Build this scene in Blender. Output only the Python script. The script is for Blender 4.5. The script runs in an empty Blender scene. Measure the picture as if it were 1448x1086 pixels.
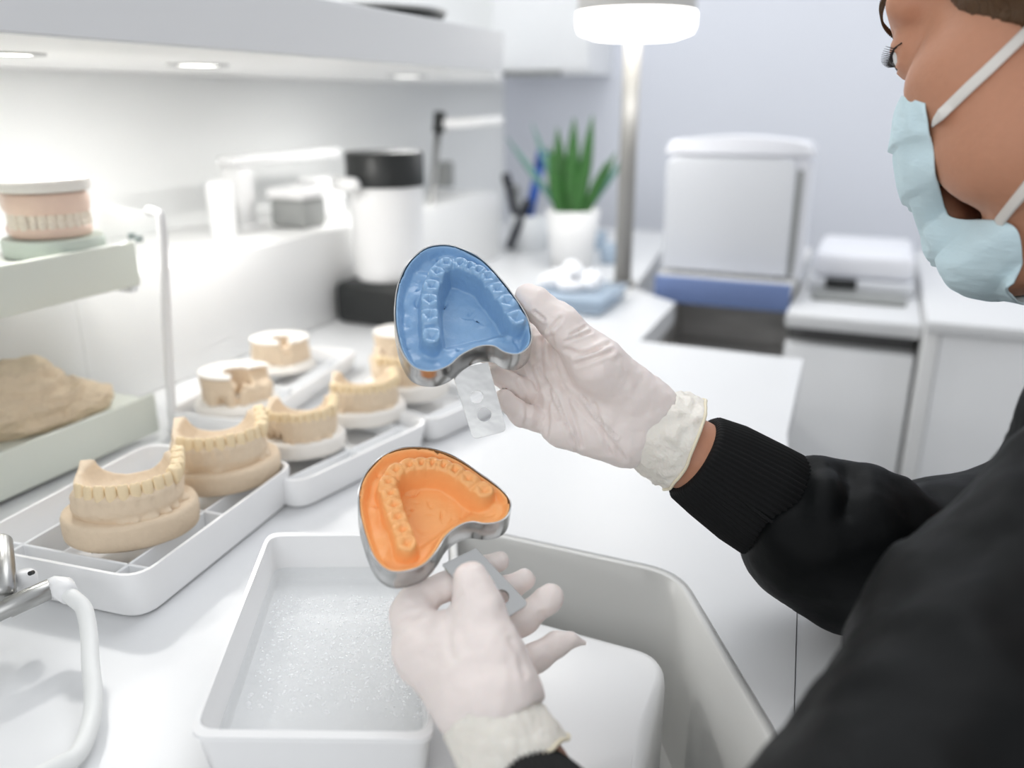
import bpy, bmesh, math, random
import numpy as np
from mathutils import Vector, Matrix, noise
random.seed(7)
C = bpy.context.scene
COL = C.collection
# ------------------------------------------------------------------ camera frame (1448 x 1086)
FPX = 1180.0; PIT = math.atan(398 / FPX); S_, C_ = math.sin(PIT), math.cos(PIT)
Z0 = 0.85; H = 0.28
CAM = Vector((0, 0, Z0 + H)); RT = Vector((1, 0, 0)); UP = Vector((0, S_, C_)); FW = Vector((0, C_, -S_))
YAW = math.radians(23.365)
UV = Vector((math.sin(YAW), math.cos(YAW), 0)); VV = Vector((math.cos(YAW), -math.sin(YAW), 0))

def P(px, py, d): return CAM + d * (FW + (px - 724) / FPX * RT - (py - 543) / FPX * UP)
def ray(px, py): return (FW + (px - 724) / FPX * RT - (py - 543) / FPX * UP)
def on(px, py, z=0.0):
    r = ray(px, py); return CAM + r * ((Z0 + z - CAM.z) / r.z)
def onplane(px, py, o, n):
    r = ray(px, py); return CAM + r * ((o - CAM).dot(n) / r.dot(n))
def W(u, v, z): return UV * u + VV * v + Vector((0, 0, z))
def uv(p): return p.dot(UV), p.dot(VV)
def depth(p): return (p - CAM).dot(FW)

# ------------------------------------------------------------------ materials
def s2l(c):
    c = c / 255.0
    return c / 12.92 if c <= 0.04045 else ((c + 0.055) / 1.055) ** 2.4
def mat(name, rgb, rough=0.5, metal=0.0, bump=0.0, scale=60.0, var=0.03, alpha=1.0, trans=0.0, ior=1.45, sss=0.0, emit=None, coat=0.0, spec=0.5, stretch=None, sheen=0.0):
    m = bpy.data.materials.new(name); m.use_nodes = True
    nt = m.node_tree; b = nt.nodes['Principled BSDF']
    col = [s2l(x) for x in rgb]
    b.inputs['Roughness'].default_value = rough; b.inputs['Metallic'].default_value = metal
    b.inputs['IOR'].default_value = ior; b.inputs['Alpha'].default_value = alpha
    b.inputs['Specular IOR Level'].default_value = spec
    b.inputs['Transmission Weight'].default_value = trans
    b.inputs['Coat Weight'].default_value = coat
    b.inputs['Sheen Weight'].default_value = sheen
    if sss:
        b.inputs['Subsurface Weight'].default_value = sss
        b.inputs['Subsurface Radius'].default_value = (0.006, 0.003, 0.002)
        b.inputs['Subsurface Scale'].default_value = 1.0
    tc = nt.nodes.new('ShaderNodeTexCoord')
    nz = nt.nodes.new('ShaderNodeTexNoise'); nz.inputs['Scale'].default_value = scale; nz.inputs['Detail'].default_value = 4
    if stretch:
        mp = nt.nodes.new('ShaderNodeMapping'); mp.inputs['Scale'].default_value = stretch
        nt.links.new(tc.outputs['Object'], mp.inputs['Vector']); nt.links.new(mp.outputs[0], nz.inputs['Vector'])
    else: nt.links.new(tc.outputs['Object'], nz.inputs['Vector'])
    if emit:
        b.inputs['Emission Color'].default_value = [s2l(x) for x in emit[0]] + [1]
        b.inputs['Emission Strength'].default_value = emit[1]
    if var:
        mx = nt.nodes.new('ShaderNodeMix'); mx.data_type = 'RGBA'
        mx.inputs[6].default_value = [max(0, x * (1 - var)) for x in col] + [1]
        mx.inputs[7].default_value = [min(1, x * (1 + var)) for x in col] + [1]
        nt.links.new(nz.outputs['Fac'], mx.inputs[0]); nt.links.new(mx.outputs[2], b.inputs['Base Color'])
    else: b.inputs['Base Color'].default_value = col + [1]
    if bump:
        bp = nt.nodes.new('ShaderNodeBump'); bp.inputs['Strength'].default_value = 1.0; bp.inputs['Distance'].default_value = bump
        nt.links.new(nz.outputs['Fac'], bp.inputs['Height']); nt.links.new(bp.outputs[0], b.inputs['Normal'])
    return m
M = {}
M['white'] = mat('white_laminate', (238, 238, 237), 0.35, scale=8, var=0.01)
M['counter'] = mat('white_worktop', (224, 225, 226), 0.34, scale=10, var=0.01)
M['wall'] = mat('white_wall_paint', (240, 241, 240), 0.7, scale=6, var=0.01)
M['backwall'] = mat('cool_grey_wall_paint', (230, 233, 241), 0.8, scale=5, var=0.015)
M['fascia'] = mat('pale_grey_laminate', (226, 227, 228), 0.4, scale=6, var=0.01)
M['floor'] = mat('grey_vinyl', (236, 237, 238), 0.5, scale=30, var=0.04)
M['sink'] = mat('grey_composite', (214, 214, 211), 0.3, scale=60, var=0.01)
M['plastic'] = mat('white_plastic', (240, 240, 240), 0.3, scale=20, var=0.01)
M['frost'] = mat('milky_plastic', (240, 242, 244), 0.22, scale=20, var=0.01)
M['milky'] = mat('milky_clear_plastic', (250, 250, 250), 0.2, scale=20, var=0.01, alpha=0.85)
M['mint'] = mat('pale_mint_plastic', (222, 226, 216), 0.25, scale=15, var=0.012)
M['acrylic'] = mat('clear_acrylic', (246, 250, 250), 0.05, scale=5, var=0, alpha=0.13)
M['clearbox'] = mat('clear_blue_plastic', (190, 208, 226), 0.15, var=0.02, alpha=0.6)
M['plaster'] = mat('beige_plaster', (226, 206, 180), 0.75, bump=0.0006, scale=260, var=0.05)
M['plaster_tooth'] = mat('pale_plaster', (238, 216, 178), 0.6, bump=0.0003, scale=300, var=0.04)
M['plaster_dark'] = mat('brown_plaster', (222, 203, 176), 0.85, bump=0.003, scale=90, var=0.10)
M['plaster_white'] = mat('white_plaster', (240, 236, 230), 0.75, bump=0.0004, scale=200, var=0.03)
M['gum'] = mat('pink_acrylic', (238, 210, 192), 0.4, var=0.05, scale=120)
M['blue'] = mat('blue_impression_silicone', (132, 170, 207), 0.30, bump=0.0005, scale=260, var=0.07, coat=0.25)
M['orange'] = mat('orange_impression_silicone', (255, 184, 118), 0.4, bump=0.0005, scale=220, var=0.05)
M['steel'] = mat('tray_steel', (192, 192, 191), 0.24, 1.0, bump=0.0006, scale=26, var=0.10)
M['glove'] = mat('latex_glove', (240, 229, 224), 0.42, bump=0.0011, scale=55, var=0.03, sss=0.12, stretch=(1, 1, 1))
M['cuffglove'] = mat('latex_cuff', (238, 232, 222), 0.42, bump=0.0035, scale=75, var=0.03, sss=0.1)
M['bead'] = mat('latex_bead', (236, 226, 200), 0.4, scale=40)
M['skin'] = mat('skin', (196, 141, 112), 0.5, bump=0.0003, scale=300, var=0.05, sss=0.15)
M['hair'] = mat('brown_hair', (84, 60, 36), 0.5, bump=0.002, scale=60, var=0.3, stretch=(1, 8, 1))
M['eye'] = mat('eye_white', (232, 230, 228), 0.1, scale=20)
M['iris'] = mat('eye_iris', (60, 44, 32), 0.1, scale=20)
M['lash'] = mat('eyelash', (30, 24, 22), 0.6, scale=20)
M['mask'] = mat('mask_fabric', (212, 235, 242), 0.75, bump=0.0012, scale=60, var=0.05, stretch=(1, 1, 3))
M['strap'] = mat('mask_elastic', (226, 222, 216), 0.7, scale=100)
M['black'] = mat('black_jersey', (12, 14, 15), 0.55, bump=0.0006, scale=60, var=0.12, spec=0.13)
M['rib'] = mat('black_rib_knit', (13, 14, 15), 0.9, var=0.1, scale=200)
M['blackplastic'] = mat('black_plastic', (38, 40, 40), 0.4, scale=30, var=0.05)
M['greyplastic'] = mat('grey_plastic', (150, 152, 150), 0.4, scale=30, var=0.04)
M['metalgrey'] = mat('brushed_metal', (176, 176, 174), 0.32, 1.0, scale=60, var=0.05)
M['pole'] = mat('lamp_pole_metal', (158, 156, 152), 0.6, 0.3, scale=40, var=0.04)
M['shade'] = mat('lamp_shade', (216, 214, 210), 0.5, scale=30, var=0.02)
M['glow'] = mat('lamp_diffuser', (255, 255, 255), 0.4, var=0, emit=((255, 252, 246), 6.0))
M['glowcool'] = mat('downlight_diffuser', (255, 255, 255), 0.4, var=0, emit=((255, 253, 248), 5.0))
M['leaf'] = mat('snake_plant_leaf', (50, 102, 42), 0.5, scale=40, var=0.35, stretch=(1, 1, 3))
M['leafdark'] = mat('grey_green_leaf', (96, 140, 130), 0.45, scale=40, var=0.2)
M['soil'] = mat('soil', (60, 48, 40), 0.9, scale=200, var=0.3)
M['penblue'] = mat('blue_pen_plastic', (34, 84, 170), 0.3, scale=30)
M['penblack'] = mat('black_pen_plastic', (40, 42, 50), 0.4, scale=30)
M['device'] = mat('device_housing', (222, 224, 228), 0.4, scale=12, var=0.01)
M['devicetop'] = mat('device_lid', (240, 241, 246), 0.3, scale=12, var=0.01)
M['bluefront'] = mat('blue_laminate', (112, 132, 178), 0.45, scale=20, var=0.03)
M['darkwood'] = mat('dark_wood', (196, 194, 191), 0.6, scale=14, var=0.3, stretch=(1, 1, 10))
M['shadowgap'] = mat('gap_shade_grey', (92, 92, 92), 0.6, scale=10, var=0.03)  # dark grey puts the shade of the grip recess into the colour
M['cabfront'] = mat('grey_cabinet_front', (249, 250, 251), 0.45, scale=6, var=0.01)
M['teal'] = mat('teal_rubber', (58, 82, 82), 0.6, scale=50)
M['tissue'] = mat('white_tissue', (242, 243, 246), 0.9, bump=0.004, scale=70, var=0.02)
M['disc'] = mat('sage_green_plastic', (204, 214, 204), 0.5, scale=30, var=0.03)
M['water'] = mat('water', (246, 250, 252), 0.05, var=0, bump=0.0026, scale=230, alpha=0.16, ior=1.33)
M['bubble'] = mat('bubble_film', (250, 251, 252), 0.04, var=0, spec=0.9, alpha=0.5)
M['ivory'] = mat('ivory_tooth', (242, 230, 214), 0.3, scale=200, var=0.03)
M['hose'] = mat('white_rubber_hose', (232, 233, 231), 0.45, scale=60, var=0.015)

def ribbed(m):
    nt = m.node_tree; b = nt.nodes['Principled BSDF']
    uvn = nt.nodes.new('ShaderNodeUVMap'); wv = nt.nodes.new('ShaderNodeTexWave'); wv.inputs['Scale'].default_value = 26
    bp = nt.nodes.new('ShaderNodeBump'); bp.inputs['Distance'].default_value = 0.0012
    nt.links.new(uvn.outputs[0], wv.inputs['Vector']); nt.links.new(wv.outputs['Fac'], bp.inputs['Height']); nt.links.new(bp.outputs[0], b.inputs['Normal'])
ribbed(M['rib'])

# ------------------------------------------------------------------ object helpers
def tag(o, label=None, cat=None, group=None, kind=None):
    if label: o['label'] = label
    if cat: o['category'] = cat
    if group: o['group'] = group
    if kind: o['kind'] = kind
    return o
def wloc(o):
    v = Vector((0, 0, 0))
    while o is not None: v = v + o.location; o = o.parent
    return v
def thing(name, loc, label, cat, group=None):
    o = bpy.data.objects.new(name, None); COL.objects.link(o); o.location = loc; o.empty_display_size = 0.02
    return tag(o, label, cat, group)
def link(name, me, m, parent=None, smooth=True, origin=None):
    """me is in world coordinates; the object gets an origin at the parent (or at its own middle)."""
    off = wloc(parent) if parent else (origin if origin is not None else Vector((0, 0, 0)))
    me.transform(Matrix.Translation(-off))
    o = bpy.data.objects.new(name, me); COL.objects.link(o)
    if parent: o.parent = parent
    else: o.location = off
    if m: me.materials.append(m)
    if smooth:
        me.polygons.foreach_set('use_smooth', [True] * len(me.polygons))
    me.update()
    return o
def fin(name, bm, m, parent=None, smooth=False, angle=None, origin=None):
    me = bpy.data.meshes.new(name); bmesh.ops.recalc_face_normals(bm, faces=bm.faces[:]); bm.to_mesh(me); bm.free()
    o = link(name, me, m, parent, smooth or angle is not None, origin)
    if angle is not None: me.set_sharp_from_angle(angle=math.radians(angle))
    return o
def add_box(bm, pts8, bevel=0.0, seg=2):
    vs = [bm.verts.new(p) for p in pts8]
    fs = [bm.faces.new([vs[i] for i in f]) for f in ((0, 3, 2, 1), (4, 5, 6, 7), (0, 1, 5, 4), (1, 2, 6, 5), (2, 3, 7, 6), (3, 0, 4, 7))]
    if bevel:
        es = list({e for f in fs for e in f.edges})
        bmesh.ops.bevel(bm, geom=es, offset=bevel, segments=seg, profile=0.5, affect='EDGES')
def rb(u0, u1, v0, v1, z0, z1):
    return [W(u0, v0, z0), W(u1, v0, z0), W(u1, v1, z0), W(u0, v1, z0), W(u0, v0, z1), W(u1, v0, z1), W(u1, v1, z1), W(u0, v1, z1)]
def rbox(name, u0, u1, v0, v1, z0, z1, m, parent=None, bevel=0.002, seg=2, origin=None):
    bm = bmesh.new(); add_box(bm, rb(u0, u1, v0, v1, z0, z1), bevel, seg)
    return fin(name, bm, m, parent, angle=40, origin=origin)
def prism(bm, poly, z0, z1, bevel=0.0, seg=3, only_vertical=0.0):
    lo = [bm.verts.new((p[0], p[1], z0)) for p in poly]; hi = [bm.verts.new((p[0], p[1], z1)) for p in poly]
    n = len(poly); fs = [bm.faces.new(lo[::-1]), bm.faces.new(hi)]
    for i in range(n): fs.append(bm.faces.new((lo[i], lo[(i + 1) % n], hi[(i + 1) % n], hi[i])))
    if bevel:
        bmesh.ops.bevel(bm, geom=list({e for f in fs for e in f.edges}), offset=bevel, segments=seg, profile=0.5, affect='EDGES')
def round_poly(poly, r, n=6):
    out = []; k = len(poly)
    for i in range(k):
        p = Vector(poly[i][:2]); a = Vector(poly[i - 1][:2]); b = Vector(poly[(i + 1) % k][:2])
        da = (a - p).normalized(); db = (b - p).normalized()
        rr = r[i] if isinstance(r, (list, tuple)) else r
        s = p + da * rr; e = p + db * rr
        for j in range(n + 1):
            t = j / n; out.append(tuple((1 - t) ** 2 * s + 2 * t * (1 - t) * p + t * t * e))
    return out
def lathe(bm, prof, origin, axis=Vector((0, 0, 1)), n=32):
    axis = axis.normalized(); a = axis.orthogonal().normalized(); b = axis.cross(a)
    rings = []
    for r, z in prof:
        if r < 1e-6: rings.append([bm.verts.new(origin + axis * z)])
        else: rings.append([bm.verts.new(origin + axis * z + (a * math.cos(2 * math.pi * i / n) + b * math.sin(2 * math.pi * i / n)) * r) for i in range(n)])
    for A, B in zip(rings, rings[1:]):
        for i in range(n):
            j = (i + 1) % n
            if len(A) == 1 and len(B) == 1: continue
            if len(A) == 1: bm.faces.new((A[0], B[i], B[j]))
            elif len(B) == 1: bm.faces.new((A[i], A[j], B[0]))
            else: bm.faces.new((A[i], A[j], B[j], B[i]))
def smooth_path(pts, n=8):
    pts = [Vector(p) for p in pts]; out = []
    for i in range(len(pts) - 1):
        p0 = pts[max(i - 1, 0)]; p1 = pts[i]; p2 = pts[i + 1]; p3 = pts[min(i + 2, len(pts) - 1)]
        for j in range(n):
            t = j / n
            out.append(0.5 * ((2 * p1) + (p2 - p0) * t + (2 * p0 - 5 * p1 + 4 * p2 - p3) * t * t + (3 * p1 - p0 - 3 * p2 + p3) * t ** 3))
    out.append(pts[-1]); return out
def tube(bm, pts, r, n=12, flat=None):
    """flat=(normal, half thickness): a flat strap instead of a round tube"""
    rings = []; prev = None
    for i, p in enumerate(pts):
        t = (pts[min(i + 1, len(pts) - 1)] - pts[max(i - 1, 0)]).normalized()
        if flat is not None: a = (flat[0] - t * flat[0].dot(t)).normalized()
        elif prev is None: a = t.orthogonal().normalized()
        else: a = (prev - t * prev.dot(t)).normalized()
        prev = a; b = t.cross(a)
        rr = r[i] if isinstance(r, (list, tuple)) else r
        ra = flat[1] if flat is not None else rr
        rings.append([bm.verts.new(p + a * ra * math.cos(2 * math.pi * k / n) + b * rr * math.sin(2 * math.pi * k / n)) for k in range(n)])
    for A, B in zip(rings, rings[1:]):
        for k in range(n): bm.faces.new((A[k], A[(k + 1) % n], B[(k + 1) % n], B[k]))
    bm.faces.new(rings[0][::-1]); bm.faces.new(rings[-1])
def sheet_with_hole(name, outer, inner, z0, z1, m, parent=None, bevel=0.0):
    bm = bmesh.new()
    def loop(poly):
        vs = [bm.verts.new((p[0], p[1], z1)) for p in poly]
        return [bm.edges.new((vs[i], vs[(i + 1) % len(vs)])) for i in range(len(vs))]
    es = loop(outer) + (loop(inner) if inner else [])
    bmesh.ops.triangle_fill(bm, edges=es, use_beauty=True, use_dissolve=False)
    fs = bm.faces[:]
    for f in fs:
        if f.normal.z < 0: f.normal_flip()
    ex = bmesh.ops.extrude_face_region(bm, geom=fs)
    for v in [g for g in ex['geom'] if isinstance(g, bmesh.types.BMVert)]: v.co.z = z0
    return fin(name, bm, m, parent, angle=30)

# ------------------------------------------------------------------ signed-distance modelling
class SDF:
    def __init__(s, lo, hi, h):
        s.o = np.array(lo, float); s.h = h
        s.n = tuple(int(math.ceil((hi[i] - lo[i]) / h)) + 1 for i in range(3))
        s.F = np.full(s.n, 0.05, np.float32)
    def grid(s, lo=None, hi=None):
        sl = []
        for i in range(3):
            a = 0 if lo is None else max(0, int((lo[i] - s.o[i]) / s.h)); b = s.n[i] if hi is None else min(s.n[i], int((hi[i] - s.o[i]) / s.h) + 2)
            if b <= a: return None, None
            sl.append(slice(a, b))
        ax = [s.o[i] + s.h * np.arange(sl[i].start, sl[i].stop) for i in range(3)]
        g = np.meshgrid(*ax, indexing='ij', sparse=True)
        return tuple(sl), g
    def comb(s, sl, d, k, op):
        A = s.F[sl]; d = d.astype(np.float32)
        if op == 'add': b, sg = d, 1
        else: A = -A; b, sg = d, -1
        if k > 0:
            hh = np.maximum(k - np.abs(A - b), 0) / k; r = np.minimum(A, b) - hh * hh * k / 4
        else: r = np.minimum(A, b)
        s.F[sl] = r if sg == 1 else -r
    def cone(s, p1, r1, p2, r2, k=0.004, op='add'):
        p1 = np.array(p1, float); p2 = np.array(p2, float); m = max(r1, r2) + 2.5 * k + 3 * s.h
        sl, g = s.grid(np.minimum(p1, p2) - m, np.maximum(p1, p2) + m)
        if sl is None: return
        ab = p2 - p1; L = max(ab.dot(ab), 1e-12)
        w = [g[i] - p1[i] for i in range(3)]
        t = np.clip((w[0] * ab[0] + w[1] * ab[1] + w[2] * ab[2]) / L, 0, 1)
        d = np.sqrt((w[0] - t * ab[0]) ** 2 + (w[1] - t * ab[1]) ** 2 + (w[2] - t * ab[2]) ** 2) - (r1 + (r2 - r1) * t)
        s.comb(sl, d, k, op)
    def chain(s, pts, k=0.004, op='add'):
        for a, b in zip(pts, pts[1:]): s.cone(a[0], a[1], b[0], b[1], k, op)
    def ell(s, c, r, rot=None, k=0.004, op='add'):
        c = np.array(c, float); r = np.array(r, float); m = r.max() + 2.5 * k + 3 * s.h
        sl, g = s.grid(c - m, c + m)
        if sl is None: return
        w = [g[i] - c[i] for i in range(3)]
        if rot is not None:
            R = np.array(rot)  # rows are local axes
            w = [w[0] * R[j, 0] + w[1] * R[j, 1] + w[2] * R[j, 2] for j in range(3)]
        k0 = np.sqrt(sum((w[i] / r[i]) ** 2 for i in range(3))); k1 = np.sqrt(sum((w[i] / r[i] ** 2) ** 2 for i in range(3)))
        s.comb(sl, k0 * (k0 - 1) / np.maximum(k1, 1e-6), k, op)
    def plane_cut(s, p, n, lo=None, hi=None):
        """keep the side the normal points away from"""
        n = np.array(n, float); n /= np.linalg.norm(n); sl, g = s.grid(lo, hi)
        d = sum((g[i] - p[i]) * n[i] for i in range(3))
        s.F[sl] = np.maximum(s.F[sl], d.astype(np.float32))
    def mesh(s, name):
        F = s.F
        F[0] = F[-1] = 0.05; F[:, 0] = F[:, -1] = 0.05; F[:, :, 0] = F[:, :, -1] = 0.05
        Sg = F < 0; nx, ny, nz = F.shape; cs = (nx - 1, ny - 1, nz - 1)
        IDS, POS, quads = [], [], []; base = 0
        for ax in range(3):
            a = [slice(None)] * 3; b = [slice(None)] * 3; a[ax] = slice(0, -1); b[ax] = slice(1, None)
            idx = np.nonzero(Sg[tuple(a)] != Sg[tuple(b)])
            fa = F[tuple(a)][idx]; fb = F[tuple(b)][idx]; t = fa / (fa - fb)
            pos = np.stack(idx, 1).astype(np.float64); pos[:, ax] += t
            o1, o2 = [i for i in range(3) if i != ax]; ids = []
            for d1, d2 in ((0, 0), (-1, 0), (-1, -1), (0, -1)):
                c = [idx[0], idx[1], idx[2]]; c[o1] = c[o1] + d1; c[o2] = c[o2] + d2
                ids.append((c[0].astype(np.int64) * cs[1] + c[1]) * cs[2] + c[2])
            q = np.stack(ids, 1); IDS.append(q); POS.append(np.repeat(pos, 4, axis=0)); flip = (fa < 0)
            if ax == 1: flip = ~flip
            quads.append(flip)
        ids = np.concatenate(IDS); flip = np.concatenate(quads); P_ = np.concatenate(POS)
        uq, inv = np.unique(ids.ravel(), return_inverse=True); cnt = np.bincount(inv)
        V = np.stack([np.bincount(inv, weights=P_[:, i]) / cnt for i in range(3)], 1) * s.h + s.o
        Q = inv.reshape(-1, 4); Q[~flip] = Q[~flip][:, ::-1]
        me = bpy.data.meshes.new(name); nf = len(Q)
        me.vertices.add(len(V)); me.vertices.foreach_set('co', V.astype(np.float32).ravel())
        me.loops.add(nf * 4); me.loops.foreach_set('vertex_index', Q.astype(np.int32).ravel())
        me.polygons.add(nf); me.polygons.foreach_set('loop_start', np.arange(0, nf * 4, 4, dtype=np.int32))
        me.update(calc_edges=True); me.validate()
        return me
def relax(me, it=2, f=0.5):
    bm = bmesh.new(); bm.from_mesh(me)
    for _ in range(it): bmesh.ops.smooth_vert(bm, verts=bm.verts[:], factor=f, use_axis_x=True, use_axis_y=True, use_axis_z=True)
    bm.to_mesh(me); bm.free(); return me

# ------------------------------------------------------------------ the setting
VW = -0.86; VL = -0.652; VF = -0.418; UB = 2.06
def zat(py, xy):
    b = (py - 543) / FPX; y = xy.y
    return CAM.z - y * (b * C_ + S_) / (C_ - b * S_)
def onv(px, py, v):
    r = ray(px, py); return CAM + r * ((v - CAM.dot(VV)) / r.dot(VV))
def onu(px, py, u):
    r = ray(px, py); return CAM + r * ((u - CAM.dot(UV)) / r.dot(UV))
def struct(o): o['kind'] = 'structure'; return o
struct(rbox('floor', -1.2, UB + 0.1, VW - 0.1, 1.6, -0.05, 0, M['floor'], bevel=0))
struct(rbox('wall_left', -1.2, 1.943, VW - 0.1, VW, 0, 2.6, M['wall'], bevel=0))
struct(rbox('wall_back', UB, UB + 0.1, -1.4, 1.6, 0, 2.6, M['backwall'], bevel=0))

# worktop with its sink cut-out
e = [on(1136, 508), on(1113, 613), on(1127, 850), on(1120, 1086)]
sk = [on(632, 737), on(962, 808), on(1106, 1046), on(1104, 1120), on(690, 1190)]
sk[4] = on(655, 1190)
skr = round_poly(sk, [0.02, 0.022, 0.012, 0.008, 0.02])
outer = [W(-0.45, VW + 0.001, 0), W(1.9, VW + 0.001, 0), W(1.9, -0.42, 0), on(897, 408), on(955, 428), on(905, 482)] + e + [on(1119, 1300)]
outer = [tuple(p[:2]) for p in outer]
top = sheet_with_hole('worktop', outer, skr, Z0 - 0.03, Z0, M['counter'])
tag(top, 'white continuous worktop with a sink cut-out and a notched back edge', 'worktop')
bm = bmesh.new()   # worktop leaf to the right of the seam
lf = [on(1128.5, 850), on(1127.5, 800) , W(0.462, 0.016, 0), W(0.1, 0.016, 0), on(1120.5, 1300), on(1121.5, 1086)]
prism(bm, [tuple(p[:2]) for p in lf], Z0 - 0.03, Z0 - 0.0005)
tag(fin('worktop_leaf', bm, M['counter']), 'white worktop leaf right of the thin seam beside the sink', 'worktop')
# sink bowl
bm = bmesh.new()
c0 = sum((Vector(p) for p in skr), Vector((0, 0))) / len(skr)
_n = len(skr); _sg = 1 if sum(skr[i - 1][0] * skr[i][1] - skr[i][0] * skr[i - 1][1] for i in range(_n)) > 0 else -1
def ring(k, z):
    o_ = []
    for i in range(_n):
        t_ = (Vector(skr[(i + 1) % _n]) - Vector(skr[i - 1])).normalized(); o_.append(bm.verts.new((skr[i][0] - t_.y * k * _sg, skr[i][1] + t_.x * k * _sg, z)))
    return o_
rings = [ring(0.0060, Z0 - 0.0005), ring(0.0062, Z0 - 0.06), ring(0.0072, Z0 - 0.107), ring(0.0105, Z0 - 0.117), ring(0.015, Z0 - 0.12)]
for A, B in zip(rings, rings[1:]):
    for i in range(len(A)): bm.faces.new((A[i], A[(i + 1) % len(A)], B[(i + 1) % len(A)], B[i]))
bm.faces.new(rings[-1])
sink = fin('sink', bm, M['sink'], smooth=True, angle=35)
md = sink.modifiers.new('thick', 'SOLIDIFY'); md.thickness = 0.0054; md.offset = 1
tag(sink, 'pale grey sink bowl set into the white worktop under the hands', 'sink')
# white rounded board/lid in the sink
bm = bmesh.new()
zb = -0.028
bp = [on(668, 850, zb), on(948, 922, zb), on(914, 1086, zb), on(900, 1140, zb), on(700, 1140, zb)]
rp = round_poly(bp, [0.012, 0.022, 0.03, 0.012, 0.012], 8); rc = sum((Vector(p) for p in rp), Vector((0, 0))) / len(rp)
R = []
for ins, z in ((0.006, Z0 - 0.116), (0.0, Z0 - 0.11), (0.0, Z0 + zb - 0.012), (0.0012, Z0 + zb - 0.006), (0.004, Z0 + zb - 0.0018), (0.009, Z0 + zb)):
    R.append([bm.verts.new((p[0] - (Vector(p) - rc).normalized().x * ins, p[1] - (Vector(p) - rc).normalized().y * ins, z)) for p in rp])
for A, B in zip(R, R[1:]):
    for i in range(len(A)): bm.faces.new((A[i], A[(i + 1) % len(A)], B[(i + 1) % len(A)], B[i]))
bm.faces.new(R[0][::-1]); bm.faces.new(R[-1])
tag(fin('storage_tub', bm, M['plastic'], smooth=True, angle=60), 'white upturned tub with rounded corners standing in the sink', 'tub')

# base unit below the worktop (closed body so nothing floats)
rbox('base_cabinet', -0.42, 0.05, -0.84, -0.30, 0.0, Z0 - 0.03, M['white'], bevel=0.002)
tag(bpy.data.objects['base_cabinet'], 'white base cabinet under the worktop beside the left wall', 'cabinet')
rbox('base_cabinet', 0.6, 1.0, -0.84, -0.36, 0.0, Z0 - 0.03, M['white'], bevel=0.002)
tag(bpy.data.objects['base_cabinet.001'], 'white base cabinet under the far worktop, beyond the sink', 'cabinet')

# raised ledge along the wall
tag(rbox('wall_ledge', -0.4, 1.45, VW + 0.002, VL, Z0 + 0.0005, Z0 + 0.122, M['white'], bevel=0.003), 'long white raised ledge running along the left wall', 'ledge')
# lit shelf
uf, uw = onv(713, 100, VF).dot(UV), onv(711, 118, VW).dot(UV)
sh = thing('wall_shelf', W(0.3, VW, Z0 + 0.33), 'thick grey fronted wall shelf with round downlights in its underside', 'shelf')
bm = bmesh.new(); prism(bm, [W(-0.6, VF - 0.012, 0)[:2], W(uf - .002, VF - 0.012, 0)[:2], W(uw, VW + 0.001, 0)[:2], W(-0.6, VW + 0.001, 0)[:2]], Z0 + 0.3145, Z0 + 0.355)
fin('board', bm, M['white'], sh)
bm = bmesh.new(); add_box(bm, rb(-0.6, uf, VF - 0.012, VF, Z0 + 0.3135, Z0 + 0.357), 0.0015); fin('front_edge', bm, M['fascia'], sh)
for px, py in ((280, 91), (575, 107), (5, 75)):
    q = on(px, py, 0.3145)
    dl = thing('downlight', q, {280: 'round recessed downlight under the shelf, middle one, fully in view', 575: 'round downlight under the far end of the shelf', 5: 'round downlight under the shelf, cut by the picture edge'}[px], 'light', 'downlights under the shelf')
    bm = bmesh.new(); lathe(bm, [(0.020, 0.0), (0.0205, -0.0015), (0.028, -0.0015), (0.0285, 0.0), (0.0285, 0.001)], q); fin('rim', bm, M['metalgrey'], dl, True)
    bm = bmesh.new(); lathe(bm, [(0, -0.001), (0.0195, -0.001), (0.0195, 0.0005), (0, 0.0005)], q); fin('diffuser', bm, M['glowcool'], dl, True)
    L = bpy.data.lights.new('downlight_lamp', 'AREA'); L.shape = 'DISK'; L.size = 0.04; L.energy = 0.62; L.color = (1, 0.985, 0.96)
    lo = bpy.data.objects.new('downlight_lamp', L); COL.objects.link(lo); lo.location = q + Vector((0, 0, -0.006)); lo.parent = None
# dark dish on the shelf
q = onv(520, 2, -0.56); q = Vector((q.x, q.y, Z0 + 0.357))
dish = thing('shallow_dish', q, 'black shallow dish with a steel rim on top of the wall shelf', 'dish')
bm = bmesh.new(); lathe(bm, [(0, 0.0005), (0.05, 0.0005), (0.085, 0.013), (0.088, 0.018), (0.083, 0.018), (0.05, 0.004), (0, 0.004)], q, n=48); fin('bowl', bm, M['blackplastic'], dish, True)
bm = bmesh.new(); lathe(bm, [(0.083, 0.0182), (0.089, 0.0182), (0.0895, 0.0215), (0.0825, 0.0215), (0.083, 0.0182)], q, n=48); fin('rim', bm, M['metalgrey'], dish, True)

# hanging cabinet on the back wall
a = onu(713, 108, 1.88); b = onu(832, 108, 1.88)
hc = thing('wall_cabinet', W(1.95, a.dot(VV), a.z), 'pale grey cabinet hanging on the back wall behind the lamp', 'cabinet')
rbox('body', 1.895, UB - 0.001, a.dot(VV) - 0.06, b.dot(VV), a.z + 0.004, a.z + 0.6, M['cabfront'], hc)
rbox('door', 1.878, 1.894, a.dot(VV) - 0.06, b.dot(VV), a.z + 0.012, a.z + 0.6, M['cabfront'], hc)
rbox('shade_line', 1.880, 1.894, a.dot(VV) - 0.02, b.dot(VV) - 0.07, a.z, a.z + 0.010, M['greyplastic'], hc, bevel=0.001)  # grey strip coloured in for the shadow line under the cabinet

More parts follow.
